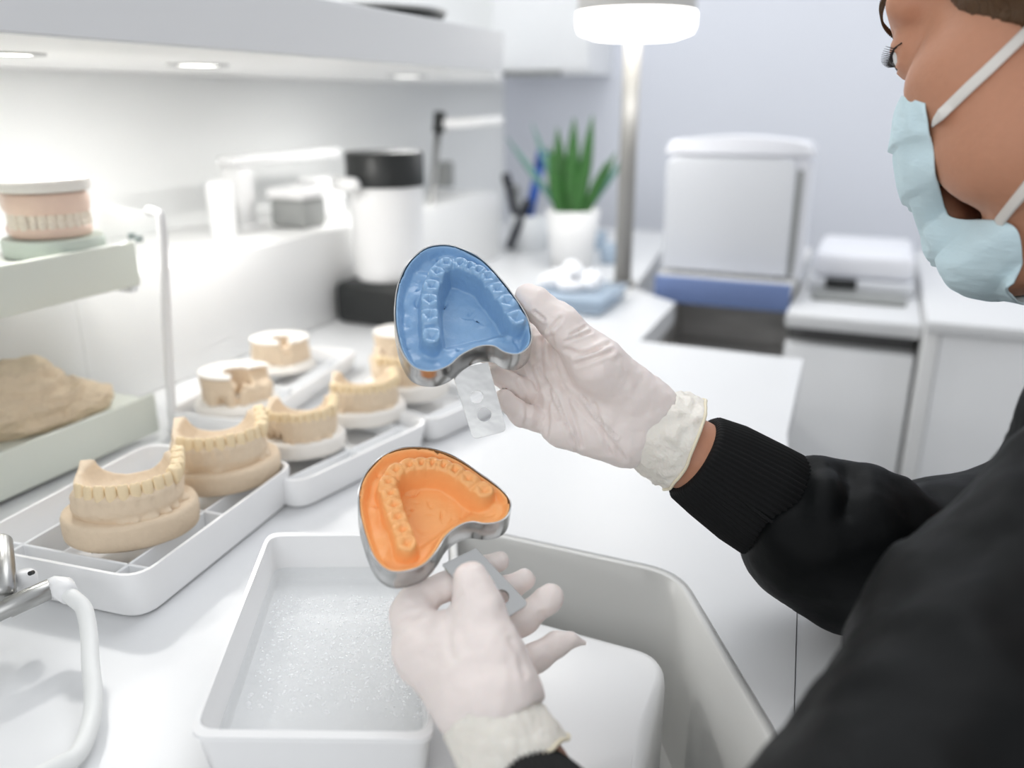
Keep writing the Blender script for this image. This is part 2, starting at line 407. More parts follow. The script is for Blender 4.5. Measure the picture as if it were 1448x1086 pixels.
# ------------------------------------------------------------------ far counter: device, cabinets
U1 = 1.213
fu = thing('low_open_unit', W(U1 + 0.1, -0.2, 0), 'low open unit with blue front rail and dark wood inside, under the boxy device', 'unit')
U1 = 1.264; vL, vR = -0.302, -0.101
zt = Z0 + 0.028
rbox('top_board', U1 + 0.003, 1.62, vL, vR, zt - 0.02, zt, M['white'], fu, 0.001)
rbox('front_rail', U1 - 0.012, U1 + 0.002, vL, vR, Z0 - 0.012, zt, M['bluefront'], fu, 0.002)
rbox('back_panel', 1.40, 1.42, vL, vR, 0.1, zt - 0.021, M['darkwood'], fu, 0)
rbox('inner_shelf', U1 + 0.01, 1.399, vL + 0.016, vR - 0.002, Z0 - 0.115, Z0 - 0.10, M['darkwood'], fu, 0.001)
rbox('side_panel', U1 + 0.003, 1.40, vL, vL + 0.015, 0.0, zt - 0.021, M['darkwood'], fu, 0)
rbox('plinth', U1 + 0.01, 1.399, vL + 0.016, vR - 0.002, 0.0, 0.1, M['darkwood'], fu, 0)
dv = thing('benchtop_device', W(1.3, -0.2, zt), 'boxy pale device with a rounded white lid standing on the blue railed unit', 'device')
ub = onv(1150, 200, -0.099).dot(UV); ub = min(max(ub, 1.36), 1.6)
# rounded-top housing: profile extruded along v
def arched(name, u0, u1, v0, v1, z0, z1, rise, m, parent, taper=0.0):
    bm = bmesh.new(); n = 12; prof = [(v0 + taper, z0), (v1 - taper, z0), (v1, z1 - 0.012), (v1 - 0.006, z1 - 0.003)] + [(v1 - 0.01 - (v1 - v0 - 0.02) * i / n, z1 + rise * math.sin(math.pi * i / n)) for i in range(n + 1)] + [(v0 + 0.006, z1 - 0.003), (v0, z1 - 0.012)]
    A = [bm.verts.new(W(u0, p[0], p[1])) for p in prof]; B = [bm.verts.new(W(u1, p[0], p[1])) for p in prof]
    fs = [bm.faces.new(A), bm.faces.new(B[::-1])]
    for i in range(len(prof)): bm.faces.new((A[i], A[(i + 1) % len(prof)], B[(i + 1) % len(prof)], B[i]))
    bmesh.ops.bevel(bm, geom=list({e for f in fs for e in f.edges}), offset=0.004, segments=3, profile=0.5, affect='EDGES')
    return fin(name, bm, m, parent, angle=35)
arched('housing', U1 + 0.032, ub, -0.302, -0.094, zt + 0.003, zt + 0.178, 0.0, M['devicetop'], dv)
arched('front_door', U1 + 0.017, U1 + 0.031, -0.300, -0.112, zt + 0.006, zt + 0.176, 0.0, M['device'], dv)
arched('lid', U1 + 0.023, ub + 0.004, -0.304, -0.092, zt + 0.179, zt + 0.198, 0.007, M['devicetop'], dv)
rbox('door_seam', U1 + 0.021, U1 + 0.0315, -0.111, -0.104, zt + 0.008, zt + 0.16, M['greyplastic'], dv, 0.001)
for vv_ in (-0.28, -0.12): rbox('foot', U1 + 0.04, U1 + 0.06, vv_ - 0.01, vv_ + 0.01, zt, zt + 0.004, M['blackplastic'], dv, 0.001)

cb = thing('drawer_cabinet', W(1.4, 0, 0), 'grey fronted low cabinet with white top and dark grip gap, under the scanner', 'cabinet')
rbox('top_panel', 1.200, 1.75, -0.100, 0.074, Z0 - 0.02, Z0, M['counter'], cb, 0.003)
rbox('grip_gap', 1.235, 1.74, -0.097, 0.070, Z0 - 0.045, Z0 - 0.0205, M['shadowgap'], cb, 0)
rbox('front_door', 1.208, 1.228, -0.098, 0.071, 0.06, Z0 - 0.046, M['cabfront'], cb, 0.002)
rbox('body', 1.2285, 1.74, -0.098, 0.071, 0.0, Z0 - 0.046, M['white'], cb, 0)
cb2 = thing('side_cabinet', W(1.35, 0.3, 0), 'tall white edged cabinet with a plain grey front behind the black shoulder', 'cabinet')
rbox('side_panel', 1.165, 1.75, 0.076, 0.094, 0.0, Z0 - 0.0005, M['white'], cb2, 0.002)
rbox('top_panel', 1.160, 1.75, 0.076, 0.72, Z0, Z0 + 0.016, M['counter'], cb2, 0.003)
rbox('front_panel', 1.170, 1.188, 0.095, 0.72, 0.06, Z0 - 0.001, M['cabfront'], cb2, 0.002)
rbox('body', 1.189, 1.74, 0.095, 0.72, 0.0, Z0 - 0.001, M['white'], cb2, 0)

sc_ = thing('desktop_scanner', W(1.42, 0.0, Z0), 'low white desktop scanner with a dark slot, on the grey fronted cabinet', 'scanner')
rbox('base', 1.36, 1.56, -0.085, 0.065, Z0 + 0.001, Z0 + 0.022, M['device'], sc_, 0.004)
rbox('lid', 1.37, 1.57, -0.082, 0.062, Z0 + 0.0235, Z0 + 0.062, M['devicetop'], sc_, 0.012, 4)
rbox('slot', 1.355, 1.362, -0.06, -0.015, Z0 + 0.010, Z0 + 0.024, M['blackplastic'], sc_, 0.001)
rbox('front_tray', 1.30, 1.359, -0.075, 0.055, Z0 + 0.001, Z0 + 0.008, M['greyplastic'], sc_, 0.002)

# ------------------------------------------------------------------ desk lamp
lp = on(880, 404)
lamp = thing('desk_lamp', lp, 'tall metal pole lamp with a glowing drum shade, standing at the worktop back edge', 'lamp')
bm = bmesh.new(); lathe(bm, [(0, 0), (0.02, 0), (0.02, 0.006), (0.015, 0.009), (0, 0.009)], lp); fin('base', bm, M['pole'], lamp, True)
zs = zat(57, lp) - Z0
bm = bmesh.new(); lathe(bm, [(0, 0.005), (0.0135, 0.005), (0.0125, zs + 0.10), (0, zs + 0.10)], lp, n=24); fin('pole', bm, M['pole'], lamp, True)
hd = P(899, 40, depth(Vector((lp.x, lp.y, Z0 + zs))) - 0.03); hx = Vector((hd.x, hd.y, Z0 + zs))
R_ = 0.084
bm = bmesh.new(); lathe(bm, [(0, 0.0), (R_ * 0.7, 0.001), (R_ * 0.95, 0.008), (R_, 0.018), (R_, 0.034), (0, 0.034)], hx, n=48); fin('diffuser', bm, M['glow'], lamp, True)
bm = bmesh.new(); lathe(bm, [(R_ * 0.99, 0.0345), (R_ * 1.0, 0.0345), (R_ * 0.99, 0.085), (R_ * 0.8, 0.095), (0, 0.097), (0, 0.0345)], hx, n=48); fin('shade', bm, M['shade'], lamp, True)

# ------------------------------------------------------------------ snake plant
pp = on(808, 377)
pl_ = thing('potted_snake_plant', pp, 'green snake plant in a plain white pot by the lamp pole', 'plant')
hz = zat(296, pp) - Z0
bm = bmesh.new(); lathe(bm, [(0, 0), (0.036, 0), (0.048, hz), (0.0445, hz), (0.043, hz - 0.012), (0, hz - 0.012)], pp, n=40); fin('pot', bm, M['plastic'], pl_, True)
bm = bmesh.new(); lathe(bm, [(0, hz - 0.0115), (0.042, hz - 0.0115), (0.042, hz - 0.0105), (0, hz - 0.008)], pp, n=24); fin('soil', bm, M['soil'], pl_, True)
def leaf(base, tip, w, side, m, bend=0.0, tw=0.0):
    bm = bmesh.new(); n = 10; rows = []
    ax = (tip - base); nrm = ax.cross(side).normalized()
    for i in range(n + 1):
        t = i / n; c = base + ax * t + nrm * bend * math.sin(t * math.pi / 2 * 1.2) * ax.length
        ww = w * (0.55 + 0.75 * t - 0.2 * t * t) if t < 0.45 else w * 0.85 * max(0.03, (1 - ((t - 0.45) / 0.55) ** 1.8))
        s2 = (side + nrm * tw * t).normalized()
        rows.append([bm.verts.new(c + s2 * ww * k + nrm * abs(k) * ww * 0.28) for k in (-1, -0.5, 0, 0.5, 1)])
    for A, B in zip(rows, rows[1:]):
        for k in range(4): bm.faces.new((A[k], A[k + 1], B[k + 1], B[k]))
    o = fin('leaf', bm, m, pl_, True); md = o.modifiers.new('t', 'SOLIDIFY'); md.thickness = 0.0022; md.offset = 0
dpt = depth(pp)
for (bx, by, tx, ty, w, dd, m, bd) in [(806, 304, 812, 166, 0.016, 0.0, 'leaf', 0.0), (797, 304, 788, 180, 0.015, 0.02, 'leaf', 0.0), (818, 304, 838, 162, 0.014, 0.02, 'leaf', 0.0), (800, 305, 776, 206, 0.015, -0.02, 'leaf', 0), (812, 306, 806, 214, 0.017, -0.03, 'leaf', 0), (822, 306, 872, 214, 0.012, -0.01, 'leaf', 0.05), (826, 306, 858, 228, 0.012, -0.02, 'leaf', 0.02), (793, 306, 778, 230, 0.014, -0.03, 'leaf', 0), (815, 306, 830, 220, 0.015, -0.035, 'leaf', 0), (798, 304, 716, 192, 0.009, 0.03, 'leafdark', 0.03), (800, 304, 752, 172, 0.008, 0.04, 'leafdark', 0.02), (826, 304, 894, 205, 0.008, 0.03, 'leafdark', 0.04)]:
    leaf(P(bx, by, dpt + dd * 0.4), P(tx, ty, dpt + dd), w, RT, M[m], bd, 0.2 * math.sin(bx))

# ------------------------------------------------------------------ pen cup and pens
pc = on(748, 352)
hz2 = zat(262, pc) - Z0
cup = tag(None or thing('pen_cup', pc, 'white pen cup holding dark and blue pens, left of the plant', 'cup'))
bm = bmesh.new(); lathe(bm, [(0, 0), (0.038, 0), (0.040, hz2 * 0.55), (0.0375, hz2 * 0.55), (0.036, 0.004), (0, 0.004)], pc, n=32); fin('body', bm, M['frost'], cup, True)
dpc = depth(pc)
def pen(name, a, b, r, m, label, cat='pen', clip=None):
    t = thing(name, (a + b) / 2, label, cat, 'pens in the cup')
    bm = bmesh.new(); v = (b - a); tube(bm, [a, a + v * 0.03, a + v * 0.8], [r * 0.4, r, r], 12); fin('barrel', bm, m, t, True)
    bm = bmesh.new(); tube(bm, [a + v * 0.8, b - v * 0.02, b], [r * 1.15, r * 1.15, r * 0.6], 12); fin('cap', bm, clip or m, t, True)
pen('pen', P(744, 325, dpc), P(768, 212, dpc - 0.03), 0.010, M['penblue'], 'blue capped pen leaning right in the white pen cup')
pen('pen', P(733, 325, dpc), P(715, 245, dpc), 0.008, M['penblack'], 'short black pen leaning left in the white pen cup')
pen('pen', P(738, 328, dpc + 0.01), P(727, 262, dpc + 0.02), 0.009, M['greyplastic'], 'grey pen standing upright in the white pen cup')
t = thing('marker_pen', P(735, 320, dpc - 0.06), 'long dark marker leaning against the front of the white pen cup', 'pen')
bm = bmesh.new(); a, b = P(719, 352, dpc - 0.06), P(747, 284, dpc - 0.045); tube(bm, [a, a + (b - a) * 0.08, b - (b - a) * 0.3], [0.004, 0.0085, 0.0085]); fin('barrel', bm, M['penblack'], t, True)
bm = bmesh.new(); tube(bm, [b - (b - a) * 0.3, b], [0.0095, 0.0095]); fin('cap', bm, M['penblack'], t, True)

# pale blue box with tissue
q = on(802, 440)
bx = thing('shallow_box', q, 'shallow pale blue clear box on the worktop behind the raised glove', 'box')
ux, vx = uv(q)
rbox('base', ux - 0.02, ux + 0.11, vx - 0.055, vx + 0.055, Z0 + 0.0005, Z0 + 0.016, M['clearbox'], bx, 0.006, 3)
rbox('lid', ux - 0.022, ux + 0.112, vx - 0.057, vx + 0.057, Z0 + 0.0165, Z0 + 0.024, M['clearbox'], bx, 0.003, 3)
s = SDF(W(ux - 0.03, vx - 0.09, Z0 + 0.02) - Vector((0.05, 0.05, 0)), W(ux + 0.12, vx + 0.09, Z0 + 0.09) + Vector((0.05, 0.05, 0)), 0.0035)
for i in range(9): s.ell(W(ux + random.uniform(0.02, 0.09), vx + random.uniform(-0.04, 0.03), Z0 + 0.026 + random.uniform(0.004, 0.022)), (random.uniform(0.012, 0.026), random.uniform(0.012, 0.026), random.uniform(0.008, 0.014)), k=0.006)
s.plane_cut(Vector((0, 0, Z0 + 0.0245)), (0, 0, -1))
tag(link('tissue', s.mesh('tissue'), M['tissue'], origin=W(ux + .05, vx, Z0 + 0.0245)), 'crumpled white tissue lying on the pale blue box', 'tissue')
# two small clear glasses near the pole
for px, py, w_, lab in ((862, 372, 'a', 'small clear glass cup left of the lamp pole'), (845, 352, 'b', 'small clear glass cup behind the plant pot')):
    q = on(px, py); bm = bmesh.new(); lathe(bm, [(0, 0.001), (0.017, 0.001), (0.020, 0.035), (0.0185, 0.035), (0.0155, 0.004), (0, 0.004)], q, n=24)
    tag(fin('glass_cup', bm, M['clearbox'], smooth=True, origin=q), lab, 'cup', 'small clear cups')

# ------------------------------------------------------------------ black and white mixing machine
mq = W(0.955, -0.592, Z0)
mc = thing('mixing_machine', mq, 'bench mixing machine, white body between a black cap and black base, against the ledge', 'machine')
z1 = zat(392, mq) - Z0; z2 = zat(262, mq) - Z0; z3 = zat(214, mq) - Z0
rbox('base', 0.955 - 0.055, 0.955 + 0.055, -0.592 - 0.055, -0.592 + 0.055, Z0 + 0.0005, Z0 + z1, M['blackplastic'], mc, 0.012, 4)
bm = bmesh.new(); lathe(bm, [(0, z1 + .0005), (0.042, z1 + .0005), (0.046, z1 + 0.012), (0.048, z2), (0, z2)], mq, n=48); fin('body', bm, M['plastic'], mc, True, 50)
bm = bmesh.new(); lathe(bm, [(0, z2 + .0005), (0.0505, z2 + .0005), (0.0505, z3 - 0.003), (0.048, z3), (0, z3)], mq, n=48); fin('cap', bm, M['blackplastic'], mc, True, 50)
zz = zat(256, mq)
bm = bmesh.new(); a = Vector((mq.x, mq.y, zz)); tube(bm, [a + Vector((-0.058, -0.03, 0)), a + Vector((-0.03, -0.055, 0)), a + Vector((-0.024, -0.058, 0))], [0.009, 0.009, 0.004], 12); fin('lever', bm, M['plastic'], mc, True)

# jointed arm behind the machine
ab = on(606, 400)
arm = thing('jointed_arm', ab, 'slim jointed stand with black clamps and a white cross arm behind the machine', 'stand')
da = depth(ab)
t0, t1 = P(606, 342, da), P(621, 168, da)
bm = bmesh.new(); lathe(bm, [(0, 0), (0.03, 0), (0.03, 0.008), (0.008, 0.012), (0, 0.012)], ab); fin('foot', bm, M['blackplastic'], arm, True)
bm = bmesh.new(); tube(bm, [ab + Vector((0, 0, 0.01)), t0, t1], 0.0055, 12); fin('rod', bm, M['metalgrey'], arm, True)
bm = bmesh.new(); tube(bm, [P(605, 352, da), P(610, 308, da)], 0.010, 12); fin('lower_clamp', bm, M['blackplastic'], arm, True)
bm = bmesh.new(); tube(bm, [P(620, 186, da), P(622, 160, da)], 0.010, 12); fin('upper_clamp', bm, M['blackplastic'], arm, True)
bm = bmesh.new(); tube(bm, [P(624, 175, da), P(708, 171, da + 0.05)], 0.0085, 12); fin('cross_arm', bm, M['plastic'], arm, True)

# ------------------------------------------------------------------ things on the ledge
ZL = 0.1222
q = on(362, 327, ZL); uq, vq = uv(q)
dsp = thing('tabletop_dispenser', q, 'blurred white dispenser with column, top bar and spout on the ledge', 'dispenser')
zt1 = zat(238, q)
rbox('column', uq, uq + 0.03, vq - 0.05, vq - 0.02, Z0 + ZL, zt1, M['plastic'], dsp, 0.004)
rbox('foot', uq - 0.015, uq + 0.034, vq - 0.058, vq - 0.008, Z0 + ZL, Z0 + ZL + 0.006, M['plastic'], dsp, 0.002)
rbox('top_bar', uq - 0.005, uq + 0.24, vq - 0.05, vq - 0.025, zt1 + 0.0005, zt1 + 0.014, M['plastic'], dsp, 0.005)
q2 = on(478, 308, ZL); u2, v2 = uv(q2)
hd_ = thing('filter_block', q2, 'white rounded block with a short spout at the machine end of the ledge', 'device')
zt2 = zat(252, q2)
rbox('body', u2 - 0.03, u2 + 0.035, v2 - 0.05, v2 - 0.008, Z0 + ZL, zt2, M['plastic'], hd_, 0.006, 3)
q3 = on(408, 325, ZL); u3, v3 = uv(q3)
ct = thing('square_container', q3, 'grey square container with a white lid on the ledge', 'container')
zc = zat(284, q3)
rbox('body', u3 + .008, u3 + 0.06, v3 - 0.035, v3 + 0.02, Z0 + ZL + 0.0005, zc, M['greyplastic'], ct, 0.006, 3)
rbox('lid', u3 + .006, u3 + 0.063, v3 - 0.037, v3 + 0.023, zc + 0.0005, zc + 0.014, M['plastic'], ct, 0.004, 3)
q4 = on(318, 336, ZL)
bm = bmesh.new(); z4 = zat(256, q4) - q4.z; lathe(bm, [(0, 0.0005), (0.015, 0.0005), (0.016, z4 - 0.003), (0.014, z4), (0, z4)], q4, n=32)
tag(fin('canister', bm, M['plastic'], smooth=True, angle=50, origin=q4), 'small pale canister at the left end of the ledge things', 'canister')
q5 = on(629, 264, ZL)
bm = bmesh.new(); lathe(bm, [(0, 0.0005), (0.018, 0.0005), (0.018, 0.045), (0.015, 0.048), (0, 0.048)], q5, n=32)
tag(fin('small_jar', bm, M['greyplastic'], smooth=True, angle=50, origin=q5), 'small grey jar on the ledge behind the jointed arm', 'jar')
# ------------------------------------------------------------------ acrylic model stand
US = 0.518; VS = -0.559
st = thing('model_stand', W(0.36, -0.6, Z0), 'two tier clear acrylic stand with pale mint shelves at the left wall', 'stand')
def side(u0, u1, name, m):
    prof = [(-0.645, 0.0005), (-0.553, 0.0005), (-0.5335, 0.185), (-0.5375, 0.194), (-0.546, 0.196), (-0.642, 0.203), (-0.645, 0.200)]
    bm = bmesh.new(); A = [bm.verts.new(W(u0, p[0], Z0 + p[1])) for p in prof]; B = [bm.verts.new(W(u1, p[0], Z0 + p[1])) for p in prof]
    bm.faces.new(A); bm.faces.new(B[::-1])
    for i in range(len(prof)): bm.faces.new((A[i], A[(i + 1) % len(prof)], B[(i + 1) % len(prof)], B[i]))
    return fin(name, bm, m, st)
side(US - 0.005, US, 'side_panel', M['acrylic']); side(0.155, 0.160, 'side_panel', M['acrylic'])
for uu in (US - 0.0025, 0.1575):
    bm = bmesh.new(); tube(bm, smooth_path([W(uu, -0.5525, Z0 + 0.002), W(uu, -0.5425, Z0 + 0.10), W(uu, -0.533, Z0 + 0.184), W(uu, -0.538, Z0 + 0.195), W(uu, -0.546, Z0 + 0.1965)], 6), 0.0040, 10)
    fin('front_edge', bm, M['plastic'], st, True)
rbox('back_panel', 0.16, US - 0.006, -0.645, -0.642, Z0 + 0.001, Z0 + 0.12, M['acrylic'], st, 0)
for z0_, z1_, ue in ((0.135, 0.172, 0.5105), (0.004, 0.040, 0.508)):
    sf = rbox('shelf', 0.162, ue, -0.641, VS - 0.0045, Z0 + z1_ - 0.010, Z0 + z1_ - 0.006, M['mint'], st, 0.0015)
    bm = bmesh.new(); add_box(bm, rb(0.162, ue, VS - 0.004, VS, Z0 + z0_, Z0 + z1_), 0.0018, 3); fin('front_lip', bm, M['mint'], sf, angle=40)
    if z0_ > 0.1:
        rbox('shelf_rail', US - 0.014, US - 0.0055, -0.638, VS - 0.006, Z0 + z0_ - 0.006, Z0 + z0_ - 0.001, M['frost'], st, 0.001)
for px, py in ((186, 333), (196, 337), (120, 322)):
    q = on(px, py, 0.170); ux, vx = uv(q)
    rbox('bumper', ux - 0.003, ux + 0.003, vx - 0.002, vx + 0.002, Z0 + 0.1665, Z0 + 0.172, M['teal'], st, 0.0005)

# plaster lump on the lower shelf
q = on(62, 588, 0.034); q = W(uv(q)[0], -0.600, Z0 + 0.034)
s = SDF(q + Vector((-0.12, -0.07, -0.002)), q + Vector((0.1, 0.09, 0.075)), 0.0013)
for dx, dy, dz, rx, ry, rz in ((-0.01, 0.0, 0.008, 0.052, 0.030, 0.014), (-0.018, 0.0, 0.022, 0.044, 0.028, 0.016), (-0.026, 0, 0.036, 0.034, 0.025, 0.012), (-0.036, 0.0, 0.047, 0.022, 0.02, 0.010), (-0.012, 0.002, 0.046, 0.012, 0.016, 0.008), (0.022, 0.012, 0.010, 0.030, 0.022, 0.014), (-0.05, -0.005, 0.02, 0.03, 0.025, 0.018)):
    s.ell(q + UV * (dx * 0.92) + VV * (dy * 0.6) + Vector((0, 0, dz)), (rx, ry, rz), rot=[UV, VV, Vector((0, 0, 1))], k=0.006)
for i in range(5): s.chain([(q + UV * (-0.06 + 0.018 * i) + VV * 0.027 + Vector((0, 0, 0.016 + 0.005 * (i % 3))), 0.0012), (q + UV * (-0.04 + 0.02 * i) + VV * 0.03 + Vector((0, 0, 0.019 + 0.004 * (i % 2))), 0.0016)], 0.003, 'sub')
s.plane_cut(q, (0, 0, -1))
me = s.mesh('plaster_lump')
for v in me.vertices:
    n_ = noise.noise(Vector((v.co.x * 60, v.co.y * 60, v.co.z * 150))) * 0.0038 + noise.noise(Vector((v.co.x * 130, v.co.y * 130, v.co.z * 300))) * 0.0022 + noise.noise(v.co * 420) * 0.0008
    v.co += (v.co - q).normalized() * n_
    v.co.z = max(v.co.z, Z0 + 0.0342)
tag(link('plaster_lump', me, M['plaster_dark'], origin=q), 'layered lump of beige plaster on the lower shelf of the clear stand', 'plaster')

# ------------------------------------------------------------------ teeth and plaster casts
def tooth_mesh(w, d, h, molar, seed):
    rnd = random.Random(seed); bm = bmesh.new(); n = 14
    prof = [(0.0, 0.0), (0.45, 0.02), (0.72, 0.16), (0.9, 0.38), (1.0, 0.62), (1.0, 0.82), (0.86, 0.95), (0.5, 1.0 if not molar else 0.93), (0.0, 1.0 if not molar else 0.88)]
    rings = []
    for r, z in prof:
        if r == 0: rings.append([bm.verts.new((0, 0, z * h))]); continue
        dep = 1.0 if molar else (1.0 - 0.55 * z)
        row = []
        for i in range(n):
            a = 2 * math.pi * i / n; c, s = math.cos(a), math.sin(a)
            x = math.copysign(abs(c) ** 0.7, c) * w / 2 * r; y = math.copysign(abs(s) ** 0.7, s) * d / 2 * r * dep
            zz = z * h + (0.0006 * math.cos(4 * a + seed) if molar and z > 0.8 else 0) + (0.0004 * math.cos(2 * a) if z > .9 else 0)
            row.append(bm.verts.new((x, y, zz)))
        rings.append(row)
    for A, B in zip(rings, rings[1:]):
        for i in range(n):
            j = (i + 1) % n
            if len(A) == 1: bm.faces.new((A[0], B[i], B[j]))
            elif len(B) == 1: bm.faces.new((A[i], A[j], B[0]))
            else: bm.faces.new((A[i], A[j], B[j], B[i]))
    me = bpy.data.meshes.new('tooth'); bmesh.ops.recalc_face_normals(bm, faces=bm.faces[:]); bm.to_mesh(me); bm.free(); return me
def arch_point(a, b, yb, L):
    """point on the tooth arch; L = signed arc length from the front middle (left negative)"""
    n = 60; sgn = 1 if L >= 0 else -1; L = abs(L); prev = Vector((0, -b, 0)); acc = 0
    for i in range(1, n + 1):
        t = i / n * math.pi / 2; p = Vector((a * math.sin(t), -b * math.cos(t), 0)); dl = (p - prev).length
        if acc + dl >= L:
            q = prev.lerp(p, (L - acc) / dl); tg = (p - prev).normalized(); break
        acc += dl; prev = p
    else:
        q = Vector((a - 0.05 * (L - acc), L - acc, 0)); tg = Vector((-0.05, 1, 0)).normalized()
    return Vector((q.x * sgn, q.y, 0)), Vector((tg.x * sgn, tg.y, 0))
def cast(center, rz, sc, label, base_m='plaster', arch_m='plaster', base=(0.042, 0.036, 0.016), seed=1, teeth=(-0.040, 0.062), hole=True, chip=False, group='plaster dental casts', tint_teeth=True, h=0.022, tip=0.0):
    """upright horseshoe cast: oval base, arch with hollow middle, single teeth"""
    rnd = random.Random(seed)
    t = thing('dental_cast', center, label, 'dental cast', group)
    Mx = Matrix.Translation(center) @ Matrix.Rotation(rz, 4, 'Z') @ Matrix.Scale(sc, 4)
    bx_, by_, bh = base
    bm = bmesh.new(); n = 56; prof = [(0.0, 0.0), (0.93, 0.0), (0.985, 0.1), (1.0, 0.35), (1.0, 0.82), (0.975, 0.96), (0.94, 1.0), (0.0, 1.0)]
    rings = []
    for r, z in prof:
        if r == 0: rings.append([bm.verts.new((0, 0, z * bh))]); continue
        row = []
        for i in range(n):
            a = 2 * math.pi * i / n; w_ = 1 + 0.025 * noise.noise(Vector((math.cos(a) * 1.5 + seed * 3, math.sin(a) * 1.5, z * 0.6)))
            x, y = math.cos(a) * bx_ * r * w_, math.sin(a) * by_ * r * w_
            y = min(y, by_ * 0.82)
            row.append(bm.verts.new((x, y, z * bh + 0.0008 * noise.noise(Vector((x * 60, y * 60, seed))) * (z > .5))))
        rings.append(row)
    for A, B in zip(rings, rings[1:]):
        for i in range(n):
            j = (i + 1) % n
            if len(A) == 1: bm.faces.new((A[0], B[j], B[i]))
            elif len(B) == 1: bm.faces.new((A[i], A[j], B[0]))
            else: bm.faces.new((A[i], A[j], B[j], B[i]))
    for v in bm.verts: v.co = Mx @ v.co
    fin('base', bm, M[base_m], t, True, 50)
    # arch
    a, b, yb = 0.0335, 0.029, 0.024; z0_ = bh - 0.001; zt_ = bh + h
    s = SDF((-0.05, -0.045, z0_ - 0.004), (0.05, 0.042, zt_ + 0.012), 0.0009)
    sl, g = s.grid(); X, Y, Z = g
    d2 = np.where(Y < 0, (np.sqrt((X / a) ** 2 + (Y / b) ** 2) - 1) * b, np.maximum(np.abs(X) - (a - 0.05 * Y), Y - yb))
    tz = (Z - z0_) / (zt_ - z0_)
    tq = np.clip(tz, 0, 1); sm = np.clip((tq - 0.30) / 0.4, 0, 1); bul = 0.0012 * np.sin(tq * math.pi) - 0.0030 * sm * sm * (3 - 2 * sm)
    d = np.maximum(d2 - bul, np.maximum(Z - zt_ + 0.0022 - 0.0062 * np.clip((Y + 0.005) / 0.03, 0, 1), z0_ - Z)) + 0 * X
    s.F[:] = d.astype(np.float32)
    if hole:
        s.ell((0.001, 0.002, zt_ + 0.004), (0.0280, 0.0265, h * 0.97), k=0.003, op='sub')
        s.ell((rnd.uniform(0.008, 0.016), yb, zt_ + 0.008), (0.007, 0.012, 0.016), k=0.003, op='sub')
    if chip:
        s.ell((-0.02, -0.022, z0_ + 0.008), (0.012, 0.012, 0.009), k=0.002, op='sub')
    for i in range(7):
        an = rnd.uniform(3.4, 6.2); s.ell((math.cos(an) * 0.034, math.sin(an) * 0.029, z0_ + 0.0015), (rnd.uniform(0.002, 0.006), rnd.uniform(0.002, 0.005), 0.0022), k=0.002)
    for i in range(9):   # root bulges under the gum line
        p, tg = arch_point(a, b, yb, -0.035 + i * 0.0085); s.cone((p.x * .96, p.y * .96, zt_ - 0.008), 0.0030, (p.x * 0.95, p.y * 0.95, z0_ + 0.008), 0.002, 0.006)
    me = s.mesh('arch'); 
    for v in me.vertices:
        v.co += Vector((noise.noise(v.co * 160 + Vector((seed, 0, 0))), noise.noise(v.co * 160 + Vector((0, seed, 0))), noise.noise(v.co * 160 + Vector((0, 0, seed)))) ) * 0.00035
    me.transform(Mx); ar = link('arch', me, M[arch_m], t)
    L = teeth[0]; k = 0
    while L < teeth[1]:
        mol = abs(L) > 0.034; w_ = 0.0094 if mol else (0.0072 if abs(L) > 0.012 else 0.0070)
        p, tg = arch_point(a - 0.0013, b - 0.0013, yb, L + w_ / 2)
        me = tooth_mesh(w_ * 0.99, 0.0092 if mol else 0.0074, 0.0125 if mol else 0.0145, mol, seed * 31 + k)
        rot = math.atan2(tg.y, tg.x) if L + w_ / 2 >= 0 else math.atan2(-tg.y, -tg.x)
        me.transform(Mx @ Matrix.Translation((p.x, p.y, zt_ - (0.0092 if mol else 0.0118) + rnd.uniform(-0.0006, 0.0006) + (0.003 * max(0, min(1, (p.y + .005) / .03))))) @ Matrix.Rotation(rot + rnd.uniform(-0.12, 0.12), 4, 'Z'))
        link('tooth', me, M['plaster_tooth'], ar); L += w_; k += 1
    return t
